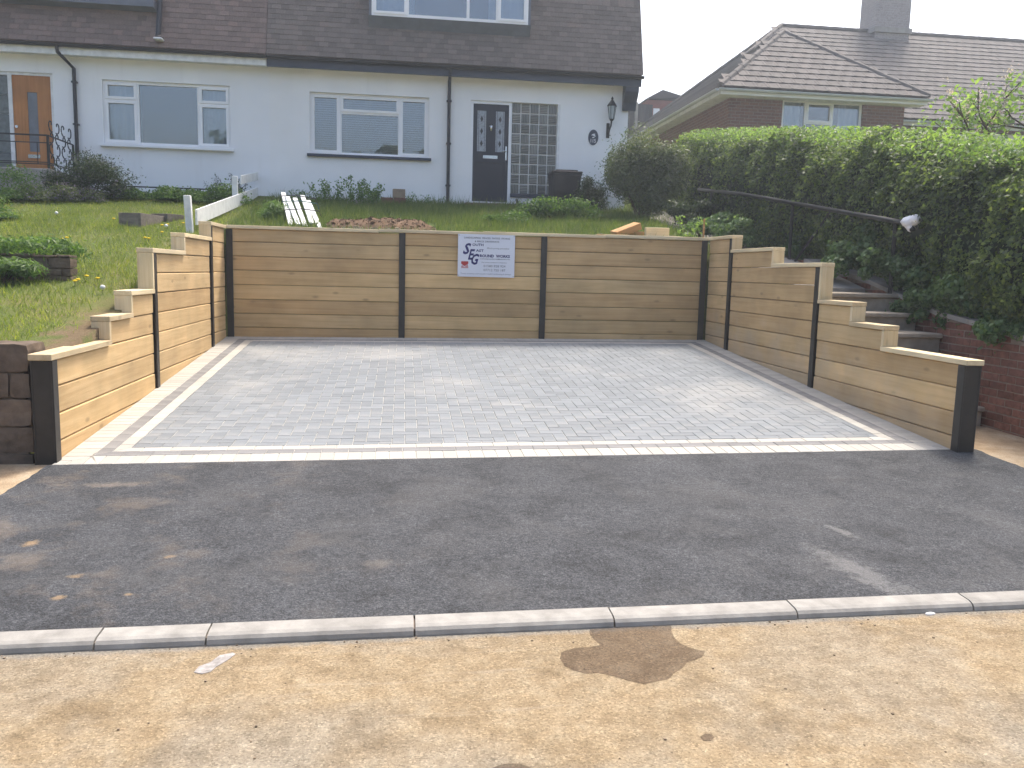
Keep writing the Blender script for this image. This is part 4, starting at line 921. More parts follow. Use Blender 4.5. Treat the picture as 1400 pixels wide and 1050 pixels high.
MB().box(S0.x + .28, S0.x + .55, 35.97, 36.0, SE - .75, SE - .35).build('window', 'upvc', sh)
fn = thing('fence', (S0.x - 2, 35, gz(0, 35)), 'dark board fence with pale post beside the red shed', 'fence')
fz = H(875, 142, 35).z
for k in range(16): x = S0.x - 2.6 + k * .16; MB().box(x, x + .155, 35, 35.03, gz(0, 35) - .4, fz - (k % 2) * .01).build('board', 'steel', fn)
xp = H(870, 150, 34.9).x; MB().box(xp - .06, xp + .06, 34.85, 34.97, gz(0, 35) - .4, fz + .03).build('post', 'concrete', fn)

# ------------------------------------------------------------------ gardens
def G(px, py):
    d = ray(px, py); t = 3.0
    while t < 40:
        P = CC + d * t
        if P.y > 6.4 and P.z < gz(P.x, P.y): return P
        t += .01
    return CC + d * 17
def ob(name, m, mat, label, cat, origin, group=None, smooth=False, kind=None):
    return tag(m.build(name, mat, None, smooth, None, origin), label, cat, group, kind)

# sign on the back wall
sA, sB = atY(626.5, 319.5, 12.262), atY(703, 379, 12.262); SX0, SX1, SZ1, SZ0 = sA.x, sB.x, sA.z, atY(628, 378, 12.262).z
sg = thing('company_sign', ((SX0 + SX1) / 2, 12.27, SZ0), 'white rectangular sign board with dark blue lettering screwed to the timber wall', 'sign')
MB().box(SX0, SX1, 12.264, 12.2715, SZ0, SZ1, .001).build('sign_panel', simple('white printed sign board', (.70, .72, .78), .4, .4, .03, 3, 0), sg)
MB().box(SX0 + .05, SX1 - .05, 12.2717, BACK + .004, SZ0 + .05, SZ1 - .05).build('backing_batten', 'sleeper_x', sg)
INK = simple('dark blue ink', (.032, .03, .13), .5, .3, .02, 3, 0); GINK = simple('grey ink', (.14, .145, .17), .5, .3, .02, 3, 0); RINK = simple('red ink', (.42, .05, .05), .5, .3, .05, 3, 0)
SW, SH = SX1 - SX0, SZ1 - SZ0
def txt(body, u0, u1, v0, v1, mat, shear=0, bold=0, name='lettering'): lettering(body, SX0 + SW * u0, SZ0 + SH * (1 - v1), 12.2625, SH * (v1 - v0), SW * (u1 - u0), mat, sg, shear, name, bold)
txt('LANDSCAPING  FENCES  PATIOS  PAVING', .105, .91, .065, .105, GINK, 0, .02)
txt('& BRICK DRIVEWAYS', .29, .72, .145, .185, GINK, 0, .02)
txt('S', .085, .23, .21, .475, INK, .35, .03); txt('E', .175, .30, .35, .60, INK, .35, .03); txt('G', .235, .375, .455, .715, INK, .35, .03)
txt('OUTH', .25, .445, .215, .275, INK, 0, .03); txt('AST', .315, .45, .35, .41, INK, 0, .03)
txt('ROUND  WORKS', .385, .915, .465, .535, INK, 0, .04)
txt('Block paving specialists', .51, .90, .30, .345, GINK, .2)
txt('southeastgroundworks@hotmail.co.uk', .385, .915, .555, .59, GINK, 0, .02)
txt('For a free quotation telephone', .42, .86, .64, .67, GINK, 0, .01)
txt('01580 828 924', .455, .84, .71, .765, GINK); txt('07712 755 187', .455, .84, .805, .86, GINK)
txt('Tarmac driveways and footpaths installed, landscaping & drainage', .05, .94, .91, .945, GINK)
q = lambda u, v: (SX0 + SW * u, 12.2625, SZ0 + SH * (1 - v))
raw(MB().add([q(.06, .64), q(.185, .64), q(.185, .69), q(.12, .755), q(.06, .70)], [(0, 1, 2, 3, 4)]), 'emblem', RINK, sg)
raw(MB().add([q(.06, .75), q(.085, .73), q(.115, .775), q(.175, .70), q(.187, .80), q(.062, .80)], [(0, 1, 2, 5), (2, 3, 4, 5)]), 'emblem', simple('pale red ink', (.55, .30, .30), .5, .3, .03, 3, 0), sg)
for (u, v) in ((.02, .03), (.98, .03), (.02, .97), (.98, .97)): MB().tube([(SX0 + SW * u, 12.2645, SZ0 + SH * v), (SX0 + SW * u, 12.2600, SZ0 + SH * v)], .005, 8).build('screw', 'chrome', sg)

# ---------------- rough stone helper
def rough(m, x0, x1, y0, y1, z0, z1, amp=.012, n=(4, 2, 3)):
    nx, ny, nz = n; idx = {}; vs = []; fs = []
    def vid(i, j, k):
        if (i, j, k) not in idx:
            u, v, w_ = i / nx, j / ny, k / nz
            p = Vector((x0 + (x1 - x0) * u, y0 + (y1 - y0) * v, z0 + (z1 - z0) * w_)); c = Vector(((x0 + x1) / 2, (y0 + y1) / 2, (z0 + z1) / 2))
            e = sum(1 for t in (i in (0, nx), j in (0, ny), k in (0, nz)) if t)
            p += (c - p) * (.05 if e == 3 else .02 if e == 2 else 0) + Vector(mnoise.noise_vector(p * 11)) * amp; idx[i, j, k] = len(vs); vs.append(p)
        return idx[i, j, k]
    for i in range(nx):
        for j in range(ny):
            for k in (0, nz): fs.append((vid(i, j, k), vid(i + 1, j, k), vid(i + 1, j + 1, k), vid(i, j + 1, k)))
        for k in range(nz):
            for j in (0, ny): fs.append((vid(i, j, k), vid(i + 1, j, k), vid(i + 1, j, k + 1), vid(i, j, k + 1)))
    for j in range(ny):
        for k in range(nz):
            for i in (0, nx): fs.append((vid(i, j, k), vid(i, j + 1, k), vid(i, j + 1, k + 1), vid(i, j, k + 1)))
    return m.add(vs, fs)
def stone_wall(name, x1, x0, y0, y1, zb, zt, label, rowh, lens, ragged=.03):
    w_ = thing(name, ((x0 + x1) / 2, y0, zb), label, 'wall'); z = zb; r = 0
    while z < zt - .03:
        h = min(rowh * random.uniform(.8, 1.25), zt - z); x = x1 - (r % 2) * .0
        first = True
        while x > x0:
            L = lens * random.uniform(.6, 1.3) * (.55 if first and r % 2 else 1); first = False; top = z + h - .006 + (random.uniform(-ragged, ragged) if z + h > zt - .03 else 0)
            m = rough(MB(), max(x - L, x0) + .005, x - .005, y0 + random.uniform(0, .02), y1 - .01, z + .004, top, .011, (6, 2, 4)); m.build('stone', 'oldstone', w_, smooth=False, origin=(x - L / 2, y0, z)); x -= L
        z += h; r += 1
    rough(MB(), x0, x1 - .02, y0 + .03, y1 - .03, zb, zt - .03, .01, (10, 2, 6)).build('mortar_core', 'oldmortar', w_); return w_
stone_wall('old_stone_wall', LEFT - .14, -5.6, 6.28, 6.60, .02, .95, 'crumbling dark brown stone wall butting the left end post', .19, .42)
lwp = G(80, 384)
stone_wall('low_garden_wall', lwp.x + .12, lwp.x - 1.6, lwp.y, lwp.y + .22, gz(lwp.x, lwp.y) - .05, gz(lwp.x, lwp.y) + .27, 'low ruined stone garden wall overgrown with weeds on the lawn', .085, .22, .02)

# ---------------- white post and rail fence
fx = -2.88
def fp(px, py): return atX(px, py, fx)
wf = thing('rail_fence', (fx, 13, 2.1), 'white painted post and rail fence between the two gardens', 'fence')
fa, fb_, fc = fp(266, 308), fp(326, 292), fp(369, 270)
for p, top, lean in ((fa, fp(258, 265).z, -.05), (fb_, fp(325, 241).z, 0), (fc, fp(369, 232).z, 0)):
    z0 = gz(fx, p.y) - .25; m = MB(); m.box(-.045, .045, -.045, .045, 0, top - z0, .006, M=Matrix.Translation((fx - .05, p.y, z0)) @ Matrix.Rotation(lean, 4, 'Y')); m.build('post', 'white_paint', wf)
def rail(p, q, h, name='rail'):
    m = MB(); vs = []
    for c in (p, q):
        for dx in (0, .028):
            for dz in (-h / 2, h / 2): vs.append((fx + dx, c.y, c.z + dz))
    m.add(vs, [(0, 1, 3, 2), (4, 6, 7, 5), (0, 4, 5, 1), (2, 3, 7, 6), (0, 2, 6, 4), (1, 5, 7, 3)]); m.build(name, 'white_paint', wf)
rail(fp(267, 297), fp(362, 259), .21); rail(fp(284, 317), fp(356, 279), .18); rail(fp(328, 246), fp(371, 236), .15)

# ---------------- bundle of white boards on the bank
Ya, Yb = 13.0, 14.6
bb = thing('board_bundle', (-1.5, 13.2, 2.2), 'strapped bundle of white painted boards lying on the grass bank', 'boards')
for k in range(5):
    lo = atY(398 + k * 9.5, 309, Ya); hi = atY(386 + k * 8 + (4 if k > 2 else 0), 265 + k * 1.2, Yb); m = MB(); d = (hi - lo); L = d.length * random.uniform(.95, 1.04)
    M = Matrix.Translation(lo + Vector((0, 0, (k % 2) * .03))) @ Matrix.Rotation(random.uniform(-.03, .03), 4, 'Z') @ d.to_track_quat('Y', 'Z').to_matrix().to_4x4(); m.box(-.036, .036, random.uniform(-.12, .1), L + random.uniform(-.25, .1), -.012, .012, .003, M=M); m.build('board', 'white_paint', bb)
for t, mt in ((.35, 'steel'), (.62, simple('green strap', (.03, .12, .09), .5, .3, .05, 4, 0)), (.8, 'steel')):
    a = atY(398 - 7, 309, Ya).lerp(atY(386 - 6, 265, Yb), t); b = atY(398 + 46, 309, Ya).lerp(atY(386 + 46, 270, Yb), t); c_ = (a + b) / 2 + Vector((0, -.03, .085)); MB().tube([a - Vector((0, 0, .03)), a + Vector((.03, -.02, .06)), c_, b + Vector((-.03, -.02, .06)), b - Vector((0, 0, .03))], .008, 6).build('strap', mt, bb)

# ---------------- soil heap
def heap():
    x0, x1, yc = G(440, 309).x, G(600, 312).x, 13.35; n, k = 60, 24; V = []; F = []
    for j in range(k + 1):
        for i in range(n + 1):
            u, v = i / n * 2 - 1, j / k * 2 - 1; r = max(0, 1 - (abs(u) ** 2.4 + v * v)); x = (x0 + x1) / 2 + u * (x1 - x0) / 2; y = yc + v * .75
            h = (r ** .6) * (.14 + .09 * mnoise.noise(Vector((x * 2.2, y * 2, 5)))) + (.045 * mnoise.noise(Vector((x * 9, y * 9, 1))) + .02 * mnoise.noise(Vector((x * 25, y * 25, 1)))) * min(1, r * 3); V.append((x, y, gz(x, y) - .03 + h))
    for j in range(k):
        for i in range(n): a = j * (n + 1) + i; F.append((a, a + 1, a + n + 2, a + n + 1))
    e = thing('soil_heap', ((x0 + x1) / 2, yc, 2.2), 'heap of turned brown soil and clay behind the top of the sleeper wall', 'soil heap')
    link('soil', arr_mesh('soil', V, F), 'soil', e, smooth=True)
    m = MB()
    for _ in range(900):
        v = random.choice(V); s = random.uniform(.004, .012) if random.random() < .97 else random.uniform(.015, .026)
        rough(m, v[0] - s, v[0] + s, v[1] - s, v[1] + s, v[2] - s * .5, v[2] + s * 1.1, s * .5, (2, 2, 2))
    m.build('clods', 'soil', e, kind='stuff')
    m = MB(); st = simple('pale chalky stones', (.42, .34, .24), .9, .1, .2, 8, .2)
    for _ in range(90):
        p = G(random.gauss(505, 22), 311); x, y = p.x, 12.9 + random.uniform(-.2, .25); s = random.uniform(.01, .03); z = gz(x, y) + .03; rough(m, x - s, x + s, y - s, y + s, z - s, z + s * .8, s * .4, (2, 2, 2))
    m.build('stones', st, e, kind='stuff')
heap()

# ---------------- loose bricks, block, trough, bin
def brickbox(name, c, size, rz, mat, label, cat, group=None):
    m = MB(); m.box(-size[0] / 2, size[0] / 2, -size[1] / 2, size[1] / 2, 0, size[2], .006, M=Matrix.Rotation(rz, 4, 'Z')); o = m.build(name, mat); o.location = c; return tag(o, label, cat, group)
b0 = H(520, 277, 17.0); zg = gz(b0.x, 17.0) - .01
brickbox('loose_brick', (b0.x + .13, 17.0, zg), (.235, .11, .12), .05, 'brick', 'red brick on the grass by the white wall with nothing on it', 'brick', 'loose bricks by the wall')
brickbox('loose_brick', (b0.x + .38, 17.0, zg), (.235, .11, .12), -.04, 'brick', 'red brick on the grass carrying the tan block', 'brick', 'loose bricks by the wall')
brickbox('concrete_block', (b0.x + .36, 17.0, zg + .12), (.24, .11, .17), .1, simple('tan block', (.30, .23, .16), .9, .1, .2, 8, .3), 'tan block standing on top of the red bricks by the wall', 'block')
for k, (px, w_) in enumerate(((487, .34), (508, .26))):
    p = H(px, 279, 16.8); brickbox('edging_stone', (p.x, 16.8, gz(p.x, 16.8) - .03), (w_, .12, .12), .1 * k, 'concrete', ('long', 'short')[k] + ' grey edging stone half buried in grass below the airy shrub', 'stone', 'edging stones')
p = H(718, 285, 17.1); m = MB(); m.prism([(-.2, .14), (-.15, 0), (.15, 0), (.2, .14), (.17, .14), (.13, .03), (-.13, .03), (-.17, .14)], 1, -.09, .09); o = m.build('trough', 'black_plastic'); o.location = (p.x, 17.1, gz(p.x, 17.1) + .03); tag(o, 'small black plastic trough beside the doorstep under the glass blocks', 'trough')
p = H(771, 272, 16.95); bz = gz(p.x, 16.95); X = p.x
bn = thing('wheelie_bin', (X, 16.95, bz), 'black plastic wheelie bin standing against the white wall', 'bin')
h = H(771, 240, 16.95).z - bz
m = MB(); vs = [(X + sx * w_, 16.95 + sy * d_, bz + z) for (w_, d_, z) in ((.23, .22, 0.02), (.285, .27, h - .02), (.30, .285, h - .02), (.30, .285, h + .02)) for sx, sy in ((-1, -1), (1, -1), (1, 1), (-1, 1))]
fs = [(0, 1, 2, 3), (15, 14, 13, 12)] + [(4 * r + k, 4 * r + (k + 1) % 4, 4 * r + 4 + (k + 1) % 4, 4 * r + 4 + k) for r in range(3) for k in range(4)]
m.add(vs, fs); m.build('bin_body', 'black_plastic', bn)
m = MB(); m.box(X - .31, X + .31, 16.65, 17.25, bz + h + .021, bz + h + .06, .015).box(X - .22, X + .22, 16.7, 17.1, bz + h + .0605, bz + h + .09, .02); m.build('lid', 'black_plastic', bn)
m = MB(); m.tube([(X - .25, 17.27, bz + h), (X + .25, 17.27, bz + h)], .018, 8); m.build('handle', 'black_plastic', bn)
for s in (-1, 1): MB().tube([(X + s * .25, 17.15, bz + .1), (X + s * .30, 17.15, bz + .1)], .1, 14).build('wheel', 'black_plastic', bn)
MB().box(X - .08, X + .08, 16.70, 16.712, bz + h * .45, bz + h * .45 + .02).build('moulded_ridge', 'black_plastic', bn)

# ---------------- timber offcuts on the bank behind the wall
FRESH = wood_mat('fresh orange cut timber', [(.42, .23, .10), (.50, .30, .14), (.56, .36, .18)])
def offcut(px, py, size, rot, mat, label, Y, lift=0, group='timber offcuts behind the wall'):
    p = atY(px, py, Y); z = gz(p.x, Y) + lift; m = MB(); m.box(-size[0] / 2, size[0] / 2, -size[1] / 2, size[1] / 2, 0, size[2], .004)
    o = m.build('timber_offcut', mat); o.location = (p.x, Y, z); o.rotation_euler = rot; return tag(o, label, 'offcut', group)
offcut(857, 315, (.44, .2, .10), (.12, -.36, .25), FRESH, 'orange sleeper offcut tilted up on the soil', 12.75, .07)
offcut(868, 318, (.40, .2, .09), (0, .04, -.12), FRESH, 'lower orange sleeper offcut lying flat under the tilted one', 12.78, .0)
offcut(898, 318, (.36, .10, .19), (0, 0, -.03), 'cap_x', 'pale square-cut sleeper block standing on edge', 12.56, .0)
offcut(925, 320, (.34, .09, .05), (0, .05, -.1), 'cap_x', 'thin pale timber strip beside the square block', 12.55, .03)
offcut(838, 320, (.50, .08, .05), (0, 0, .04), 'sleeper_x', 'long thin timber strip lying along the wall top', 12.52, .035)
p = atY(962, 320, 12.62); ob('wooden_stake', MB().box(p.x - .012, p.x + .012, 12.61, 12.635, gz(p.x, 12.62) - .1, atY(962, 299, 12.62).z, .002), FRESH, 'thin upright wooden stake by the right corner of the back wall', 'stake', (p.x, 12.62, 2.05))
p = atY(822, 316, 12.62); m = MB(); V = []; n = 14
for j in range(n + 1):
    for i in range(n + 1):
        u, v = i / n - .5, j / n - .5; x, y = p.x + u * .34, 12.64 + v * .2; e = 1 - max(abs(u), abs(v)) * 2; V.append((x, y, gz(x, y) + .0 + .09 * min(1, e * 2.2) * (.6 + .7 * mnoise.noise(Vector((x * 14, y * 14, 0))))))
m.add(V, [(j * (n + 1) + i, j * (n + 1) + i + 1, (j + 1) * (n + 1) + i + 1, (j + 1) * (n + 1) + i) for j in range(n) for i in range(n)]); ob('crumpled_cloth', m, simple('blue grey cloth', (.16, .17, .21), .9, .1, .15, 8, .2), 'crumpled blue grey cloth beside the tilted timber offcut', 'cloth', (p.x, 12.64, 2.05), smooth=True)

# ---------------- raised beds on the lawn
def raised_bed(p, q, wdt, h, label, top):
    d = (q - p); d.z = 0; L = d.length; ang = math.atan2(d.y, d.x); zb = min(gz(p.x, p.y), gz(q.x, q.y)) - .08
    e = thing('raised_bed', (p.x, p.y, zb), label, 'raised bed', 'raised beds on the lawn'); M = Matrix.Translation((p.x, p.y, zb)) @ Matrix.Rotation(ang, 4, 'Z'); t = .04
    for (a, b, c, d_) in ((0, L, 0, t), (0, L, wdt - t, wdt), (0, t, t + .001, wdt - t - .001), (L - t, L, t + .001, wdt - t - .001)): MB().box(a, b, c, d_, 0, h + .08, .004, M=M).build('side_board', 'oldwood', e)
    MB().box(t + .001, L - t - .001, t + .001, wdt - t - .001, 0, h + .05, .01, M=M).build('fill', top, e)
raised_bed(G(193, 311), G(230, 302), .32, .20, 'weathered grey timber raised bed filled with brown soil', 'soil')
raised_bed(G(229, 304), G(252, 300), .30, .13, 'small grey timber raised bed covered by a blue green sheet', simple('blue green sheet', (.07, .14, .16), .6, .3, .2, 5, .2))

# ---------------- steps, path and brick wall on the right
st = thing('garden_steps', (5.2, 7.45, .14), 'worn concrete garden steps between the sleeper wall and the brick wall', 'steps')
STEP = simple('worn buff concrete step', (.33, .285, .23), .9, .15, .25, 6, .4)
for k, (y, z) in enumerate(STAIR):
    yn = STAIR[k + 1][0] if k + 1 < len(STAIR) else y + .8
    MB().box(RIGHT + .14, 5.63, y + .02, yn + .05, z - .5, z - .05, .006).build('riser', STEP, st); MB().box(RIGHT + .138, 5.635, y - .02, yn + .045, z - .0499, z, .01).build('tread', STEP, st)
ys_ = np.arange(9.7, 17.3, .6); pt = thing('garden_path', (5.2, 9.7, 1.45), 'grey concrete slab path climbing beside the hedge', 'path', kind='structure')
for y in ys_: m = MB(); a, b = z_path(y) + .045, z_path(y + .59) + .045; m.prism([(y, a - .06), (y + .59, b - .06), (y + .59, b), (y, a)], 0, RIGHT + .2, 5.6); m.build('slab', 'concrete', pt)
WX = 5.65
def w_top(y): return interp(y, [6.2, 7.0, 7.6, 8.3, 9.6, 11, 13], [.98, 1.03, 1.12, 1.20, 1.50, 1.72, 2.05])
def w_bot(y): return interp(y, [6.2, 7.45, 7.9, 9.05, 13], [.05, .05, .5, 1.2, 1.95])
bwl = thing('brick_wall', (WX, 7, .1), 'low red brick retaining wall with stone coping under the hedge', 'wall')
r = 0; z = .04
def brick_mesh(L): m = MB(); m.box(0, .1, 0, L, 0, .065, .004); me = bpy.data.meshes.new('brick'); me.from_pydata(m.v, [], m.f); fixn(me); me.materials.append(MAT['brick']); return me
BRK = brick_mesh(.215)
while z < 2.0:
    y = 6.2 - (r % 2) * .1125
    while y < 11.5:
        yc = y + .11
        if y > 6.1 and w_bot(yc) - .1 < z and z + .07 < w_top(yc) + .02:
            o = bpy.data.objects.new('brick', BRK); COL.objects.link(o); o.parent = bwl; o.matrix_parent_inverse = Matrix.Translation((-WX, -7, -.1)); o.location = (WX + random.uniform(-.004, .004), y + random.uniform(-.003, .003), z + random.uniform(-.002, .002)); o.rotation_euler = (random.uniform(-.006, .006), 0, random.uniform(-.012, .012))
        y += .225
    z += .075; r += 1
m = MB(); yy = list(np.arange(6.25, 11.6, .1)); V = []
for y in yy: V += [(WX + .007, y, w_bot(y) - .3), (WX + .007, y, w_top(y) + .0), (WX + .2, y, w_top(y)), (WX + .2, y, w_bot(y) - .3)]
m.add(V, [(4 * i + a, 4 * i + 4 + a, 4 * i + 4 + b, 4 * i + b) for i in range(len(yy) - 1) for a, b in ((0, 1), (1, 2), (2, 3))]); m.build('mortar_bed', 'mortar', bwl)
y = 6.335
while y < 11.4:
    L = random.uniform(.4, .6); a, b = w_top(y) + .012, w_top(y + L) + .012; m = MB(); m.prism([(y + .004, a), (y + L - .004, b), (y + L - .004, b + .05), (y + .004, a + .05)], 0, WX - .03, WX + .24); m.build('coping_stone', 'concrete', bwl); y += L
MB().box(WX + .222, 12, 6.10, 6.30, .0, .98).build('return_wall', 'bung_brick', bwl); MB().box(WX - .012, WX + .221, 6.06, 6.319, .0, .985).build('corner_pier', 'bung_brick', bwl)
MB().box(WX - .03, 12, 6.03, 6.33, .9861, 1.03, .008).build('coping_stone', 'concrete', bwl)
# timber edging along the path
e0, e1 = atX(1040, 338, 5.62), atX(1112, 372, 5.62)
m = MB(); V = []
for p in (e0, e1):
    for dx in (-.0, .03):
        for dz in (-.16, .05): V.append((5.60 + dx, p.y, p.z + dz))
m.add(V, [(0, 1, 3, 2), (4, 6, 7, 5), (0, 4, 5, 1), (2, 3, 7, 6), (0, 2, 6, 4), (1, 5, 7, 3)]); ob('path_edging', m, 'oldwood', 'grey weathered timber edging board along the slab path', 'edging', (5.6, e0.y, e0.z))

grid_obj('path_foot', [RIGHT + .1, 5.0, 5.35, 5.68], [6.3, 6.6, 7.0, 7.47], lambda x, y: .158 + .01 * (y - 6.3) + .006 * (x - 4.6), 'dirt', 'beige earth at the foot of the garden steps', 'earth')
# handrail
hx = 5.56; hr = thing('handrail', (hx, 9, 1.3), 'dark sloping handrail on posts beside the garden steps', 'handrail')
n0, n1 = atX(1244, 306, hx), atX(955, 259, hx)
m = MB(); m.tube([n0 + Vector((0, -.06, -.07)), n0, n0.lerp(n1, .35) + Vector((0, 0, .02)), n0.lerp(n1, .7) + Vector((0, 0, .04)), n1], .03, 8); m.build('rail', 'oldwood' if False else 'iron', hr, smooth=True)
for t in (.04, .42, .9): p = n0.lerp(n1, t); MB().tube([(hx, p.y, z_path(p.y) - .2), (hx, p.y, p.z)], .024, 8).build('post', 'iron', hr)
pa, pb = n0.lerp(n1, .26), n0.lerp(n1, .40); MB().tube([(hx, pa.y, pa.z - .02), (hx, pb.y, z_path(pb.y))], .018, 6).build('brace', 'iron', hr)
m = MB(); c = n0 + Vector((0, 0, .015))
for (dx, dy, dz, r) in ((0, .0, 0, .075), (.02, -.06, .025, .062), (-.01, .06, .01, .055), (.0, -.02, -.06, .045)):
    prof = [(r * math.sin(t) * (1 + .12 * math.sin(5 * t)), -r * math.cos(t)) for t in np.linspace(.15, math.pi - .15, 7)]; m.lathe((c.x + dx, c.y + dy, c.z + dz), prof, 10)
ob('plastic_bag', m, simple('white plastic bag', (.72, .72, .74), .45, .4, .08, 20, .4), 'crumpled white plastic bag tied to the end of the dark handrail', 'bag', tuple(n0), smooth=True)

# ------------------------------------------------------------------ plants
def fol(name, P, N, L, W, mat, parent, jit=.7):
    V, F = leaves(P, N, L, W, jit); return link(name, arr_mesh(name, V, F), mat, parent, kind='stuff')
# hedge
hd = thing('hedge', (6.5, 11, 1.5), 'tall clipped green hedge along the path above the brick wall', 'hedge')
HYS = [5.9, 7.3, 9.0, 10.6, 13.0, 16.9, 19.0]; HTOP = [2.62, 2.74, 3.08, 3.40, 3.80, 4.40, 4.66]; HBOT = [.95, 1.02, 1.30, 1.60, 2.02, 2.70, 3.1]
def hedge_pt(y, t, k=1.0):
    zt = np.interp(y, HYS, HTOP); zb = np.interp(y, HYS, HBOT); zc = (zt + zb) / 2; hz = (zt - zb) / 2; hw = .84; ex = 2 / 2.9
    cx_ = 6.50; c, s = np.cos(t), np.sin(t); x = cx_ + hw * k * np.sign(c) * np.abs(c) ** ex; z = zc + hz * k * np.sign(s) * np.abs(s) ** ex
    n = np.stack([c * .9, np.zeros_like(c), s], 1); return np.stack([x, y, z], 1), n
n = 78000
y = 5.95 + (18.6 - 5.95) * RNG.random(n) ** 1.25; t = np.where(RNG.random(n) < .66, RNG.uniform(math.pi * .70, math.pi * 1.33, n), RNG.uniform(math.pi * .22, math.pi * .74, n))
P, N = hedge_pt(y, t, 1.0)
lump = np.array([.20 * mnoise.noise(Vector((a[0] * 1.6, a[1] * 1.3, a[2] * 1.6))) + .13 * mnoise.noise(Vector(a * 3.6)) for a in P]); P = P + N * (lump + RNG.normal(0, .045, n) - .03)[:, None]
fol('foliage', P, N + np.array([0, 0, .35]), .062, .036, 'hedge', hd)
n = 8000; y = 6 + 12 * RNG.random(n) ** 1.2; t = RNG.uniform(math.pi * .3, math.pi * .75, n); P, N = hedge_pt(y, t, 1.0); P = P + N * RNG.uniform(.02, .17, n)[:, None]
fol('sunlit_shoots', P, N, .06, .03, 'lilac', hd)  # extra bright leaves paint a sunlit look onto the hedge top
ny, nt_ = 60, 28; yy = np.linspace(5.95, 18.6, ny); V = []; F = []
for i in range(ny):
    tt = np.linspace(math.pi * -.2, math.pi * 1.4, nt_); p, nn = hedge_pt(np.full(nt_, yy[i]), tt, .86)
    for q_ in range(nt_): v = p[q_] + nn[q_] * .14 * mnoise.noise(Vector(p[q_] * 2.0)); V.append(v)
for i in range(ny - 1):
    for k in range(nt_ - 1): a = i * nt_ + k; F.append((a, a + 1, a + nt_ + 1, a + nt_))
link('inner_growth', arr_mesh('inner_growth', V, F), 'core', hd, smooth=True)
m = MB()
for yq in np.arange(6.4, 17, .8): m.tube([(6.45, yq, gz(6.45, yq) - .2), (6.45 + random.uniform(-.1, .1), yq + .1, gz(6.45, yq) + .6)], [.045, .03], 6)
m.build('stems', 'bark', hd, kind='stuff')
# hedge front end leaves
n = 7000; P = np.stack([RNG.uniform(5.75, 7.25, n), 5.93 + RNG.normal(0, .05, n), RNG.uniform(1.0, 2.7, n)], 1); fol('end_foliage', P, np.tile([0, -1., .3], (n, 1)), .062, .036, 'hedge', hd)

def bush(name, c, rad, n, leaf, mat, label, cat='shrub', group=None, clumps=14, stems=6, flat=.0, up=.2, mat2=None, seed=0, spiky=0, base=None):
    """a shrub: woody stems from the ground and leaf clumps of different size inside an uneven outline"""
    rr = random.Random(seed + int(abs(c[0]) * 100)); base = base if base is not None else gz(c[0], c[1]); e = thing(name, (c[0], c[1], base), label, cat, group)
    C = []; 
    for k in range(clumps):
        a = rr.uniform(0, 2 * math.pi); q_ = math.sqrt(rr.random()) * .72; z = rr.uniform(-.62, .72); C.append((c[0] + math.cos(a) * q_ * rad[0], c[1] + math.sin(a) * q_ * rad[1], c[2] + z * rad[2] * (1.15 - q_ * .6), rr.uniform(.28, .5)))
    Ps = []; Ns = []
    for (x, y, z, s) in C:
        m_ = n // clumps; d = RNG.normal(0, 1, (m_, 3)); d /= np.linalg.norm(d, axis=1)[:, None]; r_ = (RNG.random(m_) ** .45)[:, None]
        Ps.append(np.array([x, y, z]) + d * r_ * np.array([rad[0], rad[1], rad[2]]) * s * (1 + .5 * (RNG.random((m_, 1)) > .93))); Ns.append(d)
    P = np.concatenate(Ps); N = np.concatenate(Ns); P[:, 2] = np.maximum(P[:, 2], base + .02); fol('foliage', P, N + np.array([0, 0, up]), leaf[0], leaf[1], mat, e)
    if mat2: k = RNG.random(len(P)) < mat2[1]; fol('flowers', P[k] + N[k] * .03 + np.array([0, 0, .02]), N[k] + np.array([0, 0, .5]), mat2[2], mat2[2] * .7, mat2[0], e)
    if not stems: return e
    m = MB()
    for k in range(stems):
        x, y, z, s = C[k % len(C)]; b = (c[0] + rr.uniform(-.1, .1) * rad[0], c[1] + rr.uniform(-.1, .1), base - .08); mid = ((b[0] + x) / 2 + rr.uniform(-.05, .05), (b[1] + y) / 2, (b[2] + z) / 2 + .05); r0 = .018 * max(.6, rad[2] * 1.4)
        m.tube([b, mid, (x, y, z)], [r0, r0 * .7, r0 * .35], 6)
    m.build('stems', 'bark', e, kind='stuff'); return e
